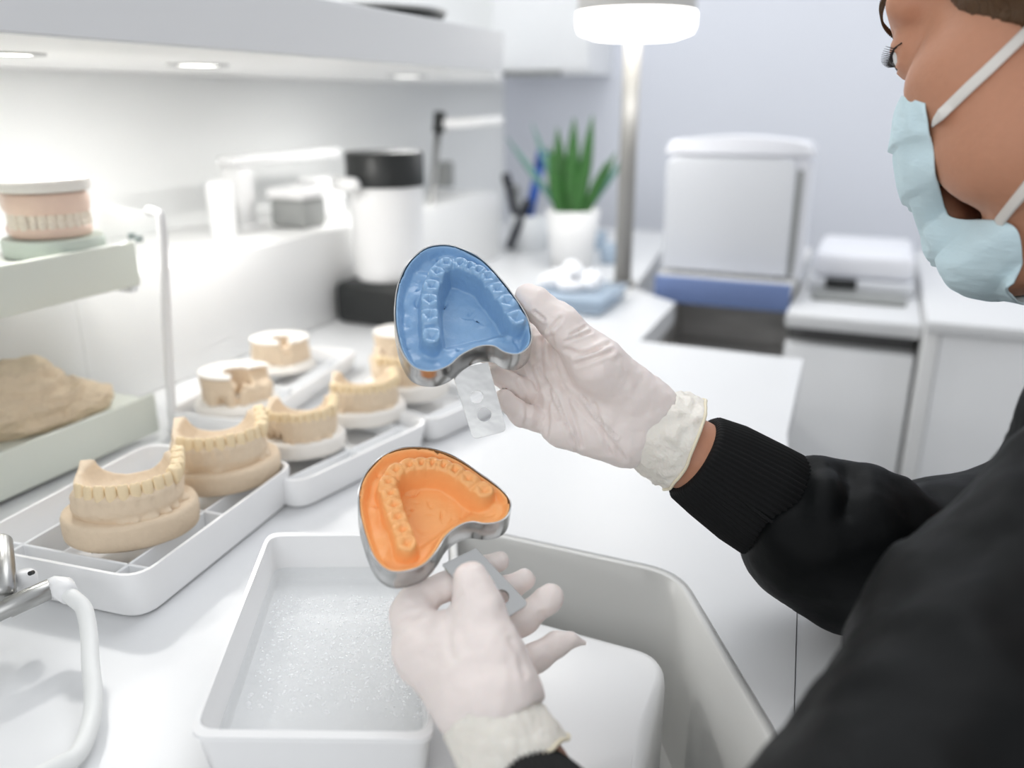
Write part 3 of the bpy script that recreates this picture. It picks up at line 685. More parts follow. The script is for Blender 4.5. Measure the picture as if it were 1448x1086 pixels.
def slab_cast(center, rz, sc, label, seed, base_m='plaster_white', broken=False):
    """cast lying with its flat side up: thick horseshoe on an oval plate"""
    t = thing('dental_cast', center, label, 'dental cast', 'plaster dental casts')
    Mx = Matrix.Translation(center) @ Matrix.Rotation(rz, 4, 'Z') @ Matrix.Scale(sc, 4)
    s = SDF((-0.05, -0.05, -0.002), (0.05, 0.05, 0.016), 0.0012); s.ell((0, 0, 0.003), (0.041, 0.037, 0.012), k=0); s.plane_cut((0, 0, 0.0), (0, 0, -1)); s.plane_cut((0, 0, 0.010), (0, 0, 1))
    me = s.mesh('base'); me.transform(Mx); link('base', me, M[base_m], t)
    z0_, zt_ = 0.009, 0.036
    s = SDF((-0.045, -0.045, z0_ - 0.004), (0.045, 0.045, zt_ + 0.006), 0.001)
    sl, g = s.grid(); X, Y, Z = g
    d2 = (np.sqrt((X / 0.032) ** 2 + (Y / 0.028) ** 2) - 1) * 0.028
    tz = np.clip((Z - z0_) / (zt_ - z0_), 0, 1)
    s.F[:] = np.maximum(d2 - 0.002 * tz + 0 * X, np.maximum(Z - zt_, z0_ - Z)).astype(np.float32)
    s.ell((0.002, -0.004, zt_ - 0.008), (0.013, 0.012, 0.05), k=0.002, op='sub')
    s.cone((0.004, -0.008, z0_ + 0.012), 0.007, (0.012, -0.05, z0_ + 0.010), 0.010 if broken else 0.006, 0.002, 'sub')
    s.cone((0.004, -0.008, zt_), 0.006, (0.010, -0.05, zt_), 0.012 if broken else 0.005, 0.002, 'sub')
    if broken:
        s.ell((0.03, -0.012, zt_), (0.022, 0.024, 0.016), k=0.003, op='sub'); s.ell((-0.012, -0.03, z0_ + 0.004), (0.006, 0.01, 0.006), k=0.002, op='sub')
        for i in range(6): s.ell((0.012 + 0.004 * i, -0.024 + 0.004 * i, zt_ - 0.014 - 0.001 * (i % 2)), (0.004, 0.004, 0.006), k=0.002)
    rnd = random.Random(seed)
    for i in range(10):
        an = rnd.uniform(0, 6.28); s.cone((math.cos(an) * 0.032, math.sin(an) * 0.028, z0_ + 0.012), 0.003, (math.cos(an) * 0.031, math.sin(an) * 0.027, z0_), 0.004, 0.003)
    me = s.mesh('arch'); me.transform(Mx); ar = link('arch', me, M['plaster'], t)
    s2 = SDF((-0.045, -0.045, zt_ - 0.003), (0.045, 0.045, zt_ + 0.005), 0.001)
    sl, g = s2.grid(); X, Y, Z = g
    s2.F[:] = np.maximum((np.sqrt((X / 0.032) ** 2 + (Y / 0.028) ** 2) - 1) * 0.028 - 0.0026 + 0 * X, np.maximum(Z - zt_ - 0.0022, zt_ + 0.0002 - Z)).astype(np.float32)
    s2.ell((0.002, -0.004, zt_), (0.0125, 0.0115, 0.05), k=0.001, op='sub')
    if broken: s2.ell((0.03, -0.016, zt_), (0.022, 0.024, 0.016), k=0.001, op='sub')
    s2.cone((0.004, -0.008, zt_), 0.0055, (0.010, -0.05, zt_), 0.010 if broken else 0.0045, 0.001, 'sub')
    me = s2.mesh('lit_top'); me.transform(Mx); link('lit_top', me, M['plaster_white'], t)  # thin white cap paints the light falling on the upturned face
    return t

# cassette trays
def cassette(name, A, e1, L, Wd, hr, label, dividers, m='plastic'):
    A = Vector((A.x, A.y, Z0)); e1 = Vector((e1.x, e1.y, 0)).normalized(); e2 = Vector((-e1.y, e1.x, 0))
    t = thing(name, A + e1 * L / 2 + e2 * Wd / 2, label, 'tray', 'white model trays')
    pts = round_poly([(0, 0), (L, 0), (L, Wd), (0, Wd)], 0.016, 6); c = Vector((L / 2, Wd / 2))
    def ringv(bm, off, z):
        out = []
        for p in pts:
            x = c.x + (p[0] - c.x) * (L / 2 - off) / (L / 2); y = c.y + (p[1] - c.y) * (Wd / 2 - off) / (Wd / 2)
            out.append(bm.verts.new(A + e1 * x + e2 * y + Vector((0, 0, z))))
        return out
    bm = bmesh.new()
    R = [ringv(bm, 0.006, 0.0005), ringv(bm, 0.0035, 0.003), ringv(bm, 0.0, hr - 0.002), ringv(bm, 0.0005, hr), ringv(bm, 0.0025, hr), ringv(bm, 0.0032, hr - 0.002), ringv(bm, 0.006, 0.004), ringv(bm, 0.009, 0.003)]
    for X, Y in zip(R, R[1:]):
        for i in range(len(X)): bm.faces.new((X[i], X[(i + 1) % len(X)], Y[(i + 1) % len(X)], Y[i]))
    bm.faces.new(R[0][::-1]); bm.faces.new(R[-1]); fin('shell', bm, M[m], t, True, 35)
    zi = hr - 0.007
    def bar(name, x0, x1, y0, y1):
        bm = bmesh.new(); q = [(x0, y0), (x1, y0), (x1, y1), (x0, y1)]
        add_box(bm, [A + e1 * x + e2 * y + Vector((0, 0, z)) for z in (0.0042, zi) for x, y in q], 0.0006, 1); fin(name, bm, M['frost'], t, angle=40)
    for k, x in enumerate(dividers): bar('divider', x - 0.001, x + 0.001, 0.0075, Wd - 0.0075)
    for k, y in enumerate((0.026, Wd - 0.026)): bar('rail', 0.0075, L - 0.0075, y - 0.001, y + 0.001)
    return t, zi
A1 = on(205, 888); B1 = on(428, 660, 0.03); N1 = on(200, 832, 0.03); E1 = (B1 - N1)
_, zi1 = cassette('model_tray', A1, E1, 0.166, 0.130, 0.031, 'white tray in front of the clear stand, carrying the two nearest plaster casts', (0.022, 0.092))
def dirv(deg): return Vector((math.sin(math.radians(deg)), math.cos(math.radians(deg)), 0))
A2 = on(424, 730); e_2 = dirv(34)
_, zi2 = cassette('model_tray', A2, e_2, 0.150, 0.105, 0.025, 'white tray in the middle, carrying two casts on white plates', (0.012, 0.078, 0.138))
A3 = A2 + e_2 * 0.153; e_3 = dirv(36)
_, zi3 = cassette('model_tray', A3, e_3, 0.125, 0.12, 0.024, 'white tray at the far end, half hidden behind the blue impression', (0.02, 0.10))
zc = lambda px, py, z, dy: on(px, py, z) + Vector((0.0, dy, 0)) 
A4 = on(338, 608); A4 = Vector((-0.222, 0.665, Z0)); e_4 = dirv(14)
_, zi4 = cassette('model_tray', A4, e_4, 0.225, 0.088, 0.022, 'white tray by the ledge, carrying the two casts with flat tops coloured lit-white', (0.02, 0.11, 0.205))

z = zi1 + 0.0006
c = zc(162, 788, z, 0.036); c.x -= 0.004
cast(c, math.radians(17), 0.95, 'beige plaster cast on a thick oval base, nearest of all the casts', seed=3, base=(0.0425, 0.035, 0.0185), teeth=(-0.030, 0.064), h=0.0225)
c = zc(290, 706, z, 0.036)
cast(c, math.radians(19), 0.97, 'beige plaster cast on a beige oval base, second from the camera', seed=8, base=(0.0425, 0.036, 0.0165), teeth=(-0.030, 0.064), h=0.0235)
z = zi2 + 0.0006
c = zc(413, 655, z, 0.032)
cast(c, math.radians(6), 0.83, 'tan plaster cast with a chipped side on a white plate, middle tray', 'plaster_white', seed=12, base=(0.042, 0.036, 0.016), chip=True, teeth=(-0.036, 0.06), h=0.026)
c = zc(507, 608, z, 0.032)
cast(c, math.radians(12), 0.87, 'tan plaster cast on a white plate at the far end of the middle tray', 'plaster_white', seed=21, base=(0.0415, 0.036, 0.015), teeth=(-0.036, 0.06), h=0.025)
z = zi3 + 0.0006
c = zc(572, 572, z, 0.034)
cast(c, math.radians(20), 0.95, 'tan plaster cast on a white plate, partly hidden behind the blue impression', 'plaster_white', seed=25, teeth=(-0.04, 0.05), h=0.026)
c = zc(566, 522, z, 0.03)
slab_cast(c, math.radians(10), 0.9, 'pale rounded cast farthest away, peeking out left of the blue impression', 31, 'plaster')
z = zi4 + 0.0006
c = zc(322, 590, z, 0.030)
slab_cast(c, math.radians(12), 0.92, 'broken plaster cast lying flat side up, top coloured lit-white, behind the second beige cast', 5, broken=True)
c = zc(388, 531, z, 0.030)
slab_cast(c, math.radians(12), 0.86, 'horseshoe shaped cast lying flat side up, top coloured lit-white, far end of the ledge tray', 6)

# articulated jaw model on the upper shelf
q = on(38, 352, 0.1662); q = W(uv(q)[0] - 0.004, -0.598, Z0 + 0.1662)
bm = bmesh.new(); lathe(bm, [(0, 0), (0.036, 0), (0.037, 0.002), (0.037, 0.012), (0.036, 0.0135), (0, 0.0135)], q, n=48)
tag(fin('round_plate', bm, M['disc'], smooth=True, angle=40, origin=q), 'sage green round plate under the jaw model, upper shelf of the clear stand', 'plate')
jm = thing('jaw_model', q + Vector((0, 0, 0.0136)), 'jaw model with pink gums and a white plaster top, on the green round plate', 'dental model')
Mx = Matrix.Translation(q + Vector((0, 0, 0.0137))) @ Matrix.Rotation(math.radians(38), 4, 'Z') @ Matrix.Scale(0.86, 4)
def horseshoe(name, z0_, z1_, m, a, b, hollow=True):
    s = SDF((-0.05, -0.05, z0_ - 0.004), (0.05, 0.05, z1_ + 0.004), 0.001); sl, g = s.grid(); X, Y, Z = g
    d2 = np.where(Y < 0, (np.sqrt((X / a) ** 2 + (Y / b) ** 2) - 1) * b, np.maximum(np.abs(X) - a, Y - 0.026))
    tz = np.clip((Z - z0_) / (z1_ - z0_), 0, 1)
    s.F[:] = (np.maximum(d2 - 0.0015 * np.sin(tz * math.pi) + 0 * X, np.maximum(Z - z1_, z0_ - Z)) + 0.0004).astype(np.float32)
    if hollow: s.ell((0, 0.014, (z0_ + z1_) / 2), (0.02, 0.028, 0.1), k=0.002, op='sub')
    me = s.mesh(name); relax(me, 2); me.transform(Mx); return link(name, me, M[m], jm)
lg = horseshoe('lower_gum', 0.0, 0.011, 'gum', 0.033, 0.030); ug = horseshoe('upper_gum', 0.021, 0.040, 'gum', 0.034, 0.031)
horseshoe('plaster_top', 0.0405, 0.053, 'plaster_white', 0.037, 0.034, False)
for up, par in ((0, lg), (1, ug)):
    L = -0.058
    k = 0
    while L < 0.058:
        w_ = 0.009 if abs(L) > 0.03 else 0.0072
        p, tg = arch_point(0.0305, 0.0275, 0.026, L + w_ / 2); me = tooth_mesh(w_ * 1.02, 0.008, 0.0115, abs(L) > 0.03, k + 50 * up)
        rot = math.atan2(tg.y, tg.x)
        if up: me.transform(Matrix.Rotation(math.pi, 4, 'X'))
        me.transform(Mx @ Matrix.Translation((p.x, p.y, 0.0055 if not up else 0.0265)) @ Matrix.Rotation(rot, 4, 'Z'))
        link('tooth', me, M['ivory'], par); L += w_; k += 1

# ------------------------------------------------------------------ milky tub with water
zr = 0.031
tc_ = [on(265, 1042, zr), on(615, 1046, zr), on(590, 752, zr), on(379, 753, zr)]
tb = thing('water_tub', sum((p for p in tc_), Vector()) / 4 - Vector((0, 0, zr)), 'milky white open tub with wet bottom at the left of the sink', 'tub')
tp = round_poly([tuple(p[:2]) for p in tc_], 0.009, 5); cx_ = sum((Vector(p) for p in tp), Vector((0, 0))) / len(tp)
def tring(bm, off, z):
    o = []
    for p in tp:
        v = Vector(p) - cx_; o.append(bm.verts.new((cx_.x + v.x * (1 - off / 0.095), cx_.y + v.y * (1 - off / 0.08), Z0 + z)))
    return o
bm = bmesh.new()
R = [tring(bm, 0.0075, 0.0006), tring(bm, 0.0062, 0.002), tring(bm, 0.002, zr - 0.003), tring(bm, 0.0, zr - 0.0025), tring(bm, 0.0, zr), tring(bm, 0.0042, zr), tring(bm, 0.0046, zr - 0.002), tring(bm, 0.009, 0.0045), tring(bm, 0.011, 0.003)]
for X, Y in zip(R, R[1:]):
    for i in range(len(X)): bm.faces.new((X[i], X[(i + 1) % len(X)], Y[(i + 1) % len(X)], Y[i]))
bm.faces.new(R[0][::-1]); bm.faces.new(R[-1]); fin('body', bm, M['milky'], tb, True, 35)
bm = bmesh.new(); A = tring(bm, 0.0108, 0.0032); B = tring(bm, 0.0088, 0.0125)
n = len(A); bm.faces.new(A[::-1]); bm.faces.new(B)
for i in range(n): bm.faces.new((A[i], A[(i + 1) % n], B[(i + 1) % n], B[i]))
o = fin('water', bm, M['water'], smooth=False, origin=tb.location.copy()); tag(o, 'shallow rippled water glittering in the milky tub', 'water', kind='stuff')
bm = bmesh.new(); dA, dB, dC, dD = [on(x, y, 0.0125) for x, y in ((345, 1005), (600, 1015), (580, 835), (392, 835))]
for i in range(1100):
    a_ = random.random() ** 0.75; b_ = 1 - random.random() ** 1.6
    a_ = 1 - a_ * 0.95; p_ = (dA.lerp(dB, b_)).lerp(dD.lerp(dC, b_), 1 - a_ if random.random() < .5 else random.random() * 0.9)
    r_ = random.uniform(0.0004, 0.0011) * (1.25 if random.random() < .15 else 1); n_ = 8
    base_ = [bm.verts.new(p_ + Vector((r_ * math.cos(6.283 * k / n_), r_ * math.sin(6.283 * k / n_), 0.0001))) for k in range(n_)]
    mid_ = [bm.verts.new(p_ + Vector((r_ * .75 * math.cos(6.283 * k / n_), r_ * .75 * math.sin(6.283 * k / n_), r_ * .45))) for k in range(n_)]; tp_ = bm.verts.new(p_ + Vector((0, 0, r_ * .62)))
    for k in range(n_): bm.faces.new((base_[k], base_[(k + 1) % n_], mid_[(k + 1) % n_], mid_[k])); bm.faces.new((mid_[k], mid_[(k + 1) % n_], tp_))
o = fin('bubbles', bm, M['bubble'], smooth=True, origin=tb.location.copy()); tag(o, 'scattered clear bubbles on the water in the milky tub', 'bubbles', kind='stuff')

# ------------------------------------------------------------------ hose with tap fitting at the left edge
hq = on(90, 870)
hs = thing('hose_fitting', Vector((hq.x, hq.y, Z0)), 'white rubber hose on a chrome pipe fitting at the left edge', 'hose')
hp = []
for px, py, zz in ((92, 838, .034), (104, 846, .033), (119, 862, .029), (126, 898, .022), (128, 940, .016), (132, 982, .011), (128, 1022, .008), (110, 1066, .0072), (82, 1083, .0072), (30, 1110, .0072)): hp.append(on(px, py, zz))
bm = bmesh.new(); tube(bm, smooth_path(hp, 6), 0.0042, 16); fin('hose', bm, M['hose'], hs, True)
bm = bmesh.new(); tube(bm, [on(-60, 893, .034), on(10, 860, .034), on(12, 859, .034), on(72, 832, .034), on(76, 830, .034)], [0.0048, 0.0048, 0.0055, 0.0055, 0.0048], 20); fin('pipe', bm, M['metalgrey'], hs, True)
bm = bmesh.new(); tube(bm, [on(70, 833, .034), on(76, 831, .034), on(90, 832, .034), on(98, 842, .034)], [0.0055, 0.0062, 0.0062, 0.005], 20); fin('connector', bm, M['plastic'], hs, True)
bm = bmesh.new(); a = on(38, 832, .030); b = on(36, 806, .040); tube(bm, [a, a.lerp(b, .3), a.lerp(b, .8), b], [0.0052, 0.0056, 0.0055, 0.0035], 20); kb = fin('knob', bm, M['plastic'], hs, True)
bm = bmesh.new(); f = P(42, 811, depth(b) - 0.0075); lathe(bm, [(0, 0), (0.0012, 0), (0.0012, 0.003), (0, 0.003)], f, FW, 12); fin('screw', bm, M['blackplastic'], kb)
bm = bmesh.new(); a = on(5, 845, .036); b = on(2, 762, .05); tube(bm, [a, a.lerp(b, .06), a.lerp(b, .5), a.lerp(b, .95), b], [0.004, 0.0062, 0.0062, 0.0055, 0.004], 20); fin('valve_body', bm, M['metalgrey'], hs, True)
# ------------------------------------------------------------------ impression trays
def poly_sd(px, X, Y):
    """signed distance to a closed 2D polygon (negative inside)"""
    p = np.array(px); d = np.full(np.broadcast(X, Y).shape, 1e9); ins = np.zeros(d.shape, bool)
    for i in range(len(p)):
        a, b = p[i - 1], p[i]; e = b - a; wx, wy = X - a[0], Y - a[1]
        t = np.clip((wx * e[0] + wy * e[1]) / max(e.dot(e), 1e-14), 0, 1)
        d = np.minimum(d, (wx - e[0] * t) ** 2 + (wy - e[1] * t) ** 2)
        c = ((a[1] > Y) != (b[1] > Y)) & (X < (b[0] - a[0]) * (Y - a[1]) / ((b[1] - a[1]) if abs(b[1] - a[1]) > 1e-12 else 1e-12) + a[0])
        ins ^= c
    d = np.sqrt(d); return np.where(ins, -d, d)
def line_d(p, X, Y):
    d = np.full(np.broadcast(X, Y).shape, 1e9)
    for a, b in zip(p[:-1], p[1:]):
        e = b - a; wx, wy = X - a[0], Y - a[1]; t = np.clip((wx * e[0] + wy * e[1]) / max(e.dot(e), 1e-14), 0, 1)
        d = np.minimum(d, np.hypot(wx - e[0] * t, wy - e[1] * t))
    return d
def sst(a, b, x):
    t = np.clip((x - a) / (b - a), 0, 1); return t * t * (3 - 2 * t)
def impression(name, label, putty_mat, outline, teeth, anchor, tilt, swing, handle, holes, hn_tilt, seed, tooth_r=0.0052, zt=0.0028, floor=-0.0105, hoff=-0.0125, depth_w=0.0138):
    rnd = random.Random(seed)
    o = P(*anchor); n = (-FW * math.cos(tilt) + UP * math.sin(tilt) + RT * math.sin(swing)).normalized()
    ex = (RT - n * RT.dot(n)).normalized(); ey = n.cross(ex)
    T = Matrix(((ex.x, ey.x, n.x, o.x), (ex.y, ey.y, n.y, o.y), (ex.z, ey.z, n.z, o.z), (0, 0, 0, 1)))
    def loc(px, py, z=0.0):
        q = onplane(px, py, o + n * z, n) - o; return np.array((q.dot(ex), q.dot(ey)))
    t = thing(name, o - n * 0.012, label, 'impression tray', 'held impression trays')
    ol = [Vector((*loc(*q), 0)) for q in outline]
    cl = smooth_path([ol[-1]] + ol + [ol[0], ol[1]], 4); cl = cl[4:-4]
    pol = [np.array((v.x, v.y)) for v in cl[:-1]] if (cl[0] - cl[-1]).length < 1e-6 else [np.array((v.x, v.y)) for v in cl]
    area = sum(a[0] * b[1] - a[1] * b[0] for a, b in zip(pol, pol[1:] + pol[:1]))
    if area < 0: pol = pol[::-1]
    tc = [loc(x, y, zt) for x, y, r in teeth]; tr = [r for _, _, r in teeth]
    pa = np.array(pol); lo = pa.min(0) - 0.004; hi = pa.max(0) + 0.004
    s = SDF((lo[0], lo[1], -depth_w - 0.001), (hi[0], hi[1], 0.007), 0.0006)
    sl, g = s.grid(); X, Y = np.broadcast_arrays(g[0][:, :, 0], g[1][:, :, 0]); Zg = g[2]
    dp = poly_sd(pol, X, Y)
    rid = [np.array(q) for q in smooth_path([Vector((*q, 0)) for q in tc], 4)]; rid = [q[:2] for q in rid]
    dr = line_d(rid, X, Y); ins = poly_sd(rid, X, Y)
    nz = np.zeros(X.shape)
    for i in range(26):
        an = rnd.uniform(0, 6.28); fr = rnd.uniform(150, 900); nz += np.sin((X * math.cos(an) + Y * math.sin(an)) * fr + rnd.uniform(0, 6)) * (150 / fr) ** 0.6
    nz /= 5.0
    base = floor + (0.0042) * sst(-0.002, 0.004, ins) + nz * (0.0004 + 0.0011 * sst(0.0005, 0.004, ins))
    hr = zt - 0.0008 + (floor - 0.001 - zt) * sst(tooth_r * 0.72, tooth_r * 1.42, dr + nz * 0.0003)
    h = np.maximum(base, hr); kk = 0.0015; q_ = np.maximum(kk - np.abs(base - hr), 0) / kk; h = h + q_ * q_ * kk / 4
    ed = sst(0.0004, 0.0042, -dp + nz * 0.0006); h = h * ed + (1 - ed) * np.maximum(h, -0.0006 + nz * 0.0004)
    for c, r in zip(tc, tr):
        d = np.hypot(X - c[0], Y - c[1]); rr = tooth_r * r
        h = h + 0.0027 * np.clip(1 - (d / (rr * 1.12)) ** 2, 0, 1) - 0.0026 * np.exp(-(d / (rr * 0.42)) ** 2)
        an = rnd.uniform(0, 3.1)
        for j in range(2):
            e_ = np.abs((X - c[0]) * math.cos(an + j * 1.5) + (Y - c[1]) * math.sin(an + j * 1.5)); h = h - 0.0006 * np.exp(-(e_ / 0.0005) ** 2) * (d < rr * 0.7)
    for a, b in zip(tc[:-1], tc[1:]):   # fissures between neighbouring teeth
        m_ = (a + b) / 2; e = (b - a) / np.linalg.norm(b - a); al = (X - m_[0]) * e[0] + (Y - m_[1]) * e[1]; ac = -(X - m_[0]) * e[1] + (Y - m_[1]) * e[0]
        h = h - 0.0014 * np.exp(-(al / 0.0008) ** 2) * np.exp(-(ac / (tooth_r * 0.85)) ** 4)
    for i in range(70):   # bubbles, tears and drag marks
        c = (rnd.uniform(lo[0], hi[0]), rnd.uniform(lo[1], hi[1])); an = rnd.uniform(0, 3.1); L_, W_ = rnd.uniform(0.0006, 0.0035), rnd.uniform(0.0004, 0.0008)
        u_ = (X - c[0]) * math.cos(an) + (Y - c[1]) * math.sin(an); w_ = -(X - c[0]) * math.sin(an) + (Y - c[1]) * math.cos(an) + 300 * u_ * u_ * rnd.uniform(-.5, .5)
        h = h - rnd.uniform(0.0006, 0.0018) * np.exp(-(u_ / L_) ** 2 - (w_ / W_) ** 2) * (dr > tooth_r * 0.8)
    gx, gy = np.gradient(h, 0.0006); sc = np.sqrt(1 + gx * gx + gy * gy)
    f = np.maximum((Zg - h[:, :, None]) / np.minimum(sc, 4)[:, :, None], np.maximum(dp[:, :, None] + 0.0001, -(depth_w - 0.0015) - Zg))
    s.F[:] = f.astype(np.float32)
    me = s.mesh('putty'); relax(me, 1, 0.4); me.transform(T); link('putty', me, putty_mat, t)
    # shell wall and floor
    nrm = []
    for i in range(len(pa)):
        e = pa[(i + 1) % len(pa)] - pa[i - 1]; e /= np.linalg.norm(e); nrm.append(np.array((e[1], -e[0])))
    bm = bmesh.new()
    def rg(off, z, wob=0): return [bm.verts.new((pa[i][0] + nrm[i][0] * off, pa[i][1] + nrm[i][1] * off, z + wob * noise.noise(Vector((pa[i][0] * 90, pa[i][1] * 90, seed))))) for i in range(len(pa))]
    R = [rg(0.0001, -0.0002, 0.0006), rg(0.0007, -0.0002, 0.0006), rg(0.0008, -0.004), rg(0.0009, -depth_w + 0.0012), rg(0.0001, -depth_w)]
    for A, B in zip(R, R[1:]):
        for i in range(len(A)): bm.faces.new((A[i], A[(i + 1) % len(A)], B[(i + 1) % len(A)], B[i]))
    bm.faces.new(R[-1]); I = rg(-0.0009, -depth_w + 0.001)
    J = rg(0.0001, -depth_w + 0.001)
    bm.faces.new(I[::-1])
    for i in range(len(I)):
        bm.faces.new((I[i], I[(i + 1) % len(I)], J[(i + 1) % len(I)], J[i])); bm.faces.new((J[i], J[(i + 1) % len(I)], R[0][(i + 1) % len(I)], R[0][i]))
    for v in bm.verts: v.co = T @ v.co
    fin('tray_shell', bm, M['steel'], t, True, 40)
    # handle
    h0 = (onplane(*handle[0], o + n * hoff, n) + onplane(*handle[1], o + n * hoff, n)) / 2
    hn = (-FW * math.cos(hn_tilt) + UP * math.sin(hn_tilt) + RT * math.sin(swing)).normalized(); hx = (RT - hn * RT.dot(hn)).normalized(); hy = hn.cross(hx)
    def hl(px, py): q = onplane(px, py, h0, hn) - h0; return (q.dot(hx), q.dot(hy))
    hp = [hl(*q) for q in handle]; hp = round_poly(hp, [0.0005, 0.0005, 0.0028, 0.0028], 5)
    bm = bmesh.new(); es = []
    def lp_(pts):
        vs = [bm.verts.new((p[0], p[1], 0)) for p in pts]; es.extend(bm.edges.new((vs[i], vs[(i + 1) % len(vs)])) for i in range(len(vs)))
    lp_(hp)
    for hx_, hy_, hr_ in holes:
        c = hl(hx_, hy_); r = hr_ * anchor[2] / FPX; lp_([(c[0] + r * math.cos(k * math.pi / 10), c[1] + r * math.sin(k * math.pi / 10)) for k in range(20)])
    bmesh.ops.triangle_fill(bm, edges=es, use_beauty=True); fs = bm.faces[:]
    exr = bmesh.ops.extrude_face_region(bm, geom=fs)
    for v in [q for q in exr['geom'] if isinstance(q, bmesh.types.BMVert)]: v.co.z = -0.0016
    TH = Matrix(((hx.x, hy.x, hn.x, h0.x), (hx.y, hy.y, hn.y, h0.y), (hx.z, hy.z, hn.z, h0.z), (0, 0, 0, 1)))
    for v in bm.verts: v.co = TH @ v.co
    fin('handle', bm, M['steel'], t, angle=30)
    return t
BO = [(605.7, 349), (634.7, 346.3), (661.7, 355.6), (685, 370), (708, 395), (727.5, 420.5), (744, 447), (750.5, 470), (748, 487), (733, 499), (714, 497), (698, 488), (675, 489), (651, 501), (634, 516), (611.5, 523), (586, 518), (571, 499), (563, 474.7), (559, 443.7), (562, 409), (571, 383.8), (584, 364.5)]
BT = [(610, 476, 1.25), (608, 446, 1.15), (607.5, 424, 1.0), (610, 404, 1.0), (618, 384, 0.9), (631, 371, 0.8), (651, 372, 0.9), (664, 377, 0.85), (676, 382, 0.85), (690, 391, 0.95), (703, 408, 1.05), (717, 426, 1.15), (731, 450, 1.3)]
impression('impression_tray', 'steel impression tray filled with blue silicone, held in the raised right glove', M['blue'], BO, BT, (652, 440, 0.42), math.radians(36), math.radians(4),
           [(638, 523), (690, 512), (717, 609), (669, 621)], [(674, 561, 9.5), (684.7, 586, 10)], math.radians(12), 4)
OO = [(508, 705), (509.3, 689.6), (518, 669), (536.4, 648.4), (554, 638), (577.7, 633), (606, 633.4), (629, 640.6), (655, 653.5), (681, 671.6), (708, 691), (721, 709), (718, 726), (706, 736), (686, 738.5), (668, 736.5), (649, 742), (630, 756), (617, 777), (601, 795), (578, 805), (557, 807), (541.6, 800.5), (528.7, 785), (518.4, 759), (510.6, 731)]
OT = [(575, 768, 1.1), (569, 749, 1.05), (562, 731, 1.0), (557, 714, 0.95), (552, 697, 0.9), (549, 681, 0.85), (560, 664, 0.9), (579, 657, 0.95), (596, 655, 0.85), (611, 655, 0.85), (627, 658, 0.9), (643, 664.5, 0.95), (662, 676, 1.1), (685, 693, 1.2)]
impression('impression_tray', 'steel impression tray filled with orange silicone, held by its handle in the lower left glove', M['orange'], OO, OT, (615, 720, 0.39), math.radians(46), math.radians(6),
           [(625, 798), (673, 775), (748, 854), (699, 884)], [(709, 844, 11)], math.radians(40), 9, zt=0.0024, floor=-0.0100)

# ------------------------------------------------------------------ the person
person = thing('person', Vector((0.5, 0.55, 0.0)), 'person in black jacket, pale gloves and light blue face mask, holding two impressions', 'person')
def pr(px, py, d, rp, k=1.0): return (P(px, py, d), rp * d / FPX * k)
PSI, THE = math.radians(54), math.radians(12)
fwd = (-RT * math.cos(PSI) * math.cos(THE) - UP * math.sin(THE) + FW * math.sin(PSI) * math.cos(THE)).normalized()
lef = (UP.cross(fwd)).normalized(); upl = fwd.cross(lef)
EYE = P(1280, 84, 0.415)
HO = EYE - fwd * 0.083 - lef * 0.034
def hl(x, y, z): return HO + fwd * x + lef * y + upl * z
def tohl(p): q = p - HO; return Vector((q.dot(fwd), q.dot(lef), q.dot(upl)))
AX = [fwd, lef, upl]
RW = [pr(905, 600, .452, 44), pr(981, 645, .452, 50)]                       # right forearm
RE = P(1470, 812, 0.443); RS = Vector((0.57, 0.62, Z0 + 0.07))
LS = P(1730, 675, 0.335); LE = P(1190, 1480, 0.205); LWR = P(752, 1105, 0.335)
def hand_right(s, k):
    q = lambda *a: pr(*a[:3], a[3] * k)
    for root, mcp in (((892, 572, .452, 40), (776, 500, .450, 24)), ((888, 585, .453, 42), (756, 530, .456, 23)), ((884, 598, .452, 43), (774, 566, .455, 22)), ((884, 612, .449, 40), (786, 602, .450, 21))):
        s.cone(*q(*root), *q(*mcp), 0.006)
    s.cone(*q(950, 628, .453, 50), *q(888, 592, .451, 50), 0.008)
    s.chain([q(915, 580, .447, 46), q(845, 516, .433, 37), q(792, 458, .431, 25.5), q(757, 429, .432, 21), q(745, 419, .433, 17)], 0.006)
    s.cone(*q(885, 622, .447, 38), *q(795, 606, .446, 27), 0.006)
    s.cone(*q(860, 585, .446, 36), *q(790, 560, .449, 26), 0.006)
    s.chain([q(776, 500, .450, 23), q(728, 465, .456, 20), q(672, 446, .452, 17), q(645, 448, .449, 14)], 0.003)
    s.chain([q(756, 530, .456, 23), q(712, 507, .464, 19), q(672, 490, .456, 16)], 0.003)
    s.chain([q(770, 562, .458, 20), q(728, 545, .446, 16), q(702, 529, .440, 13.5)], 0.0006)
    s.chain([q(776, 598, .454, 19), q(736, 586, .443, 17), q(712, 563, .437, 13.5)], 0.0006)
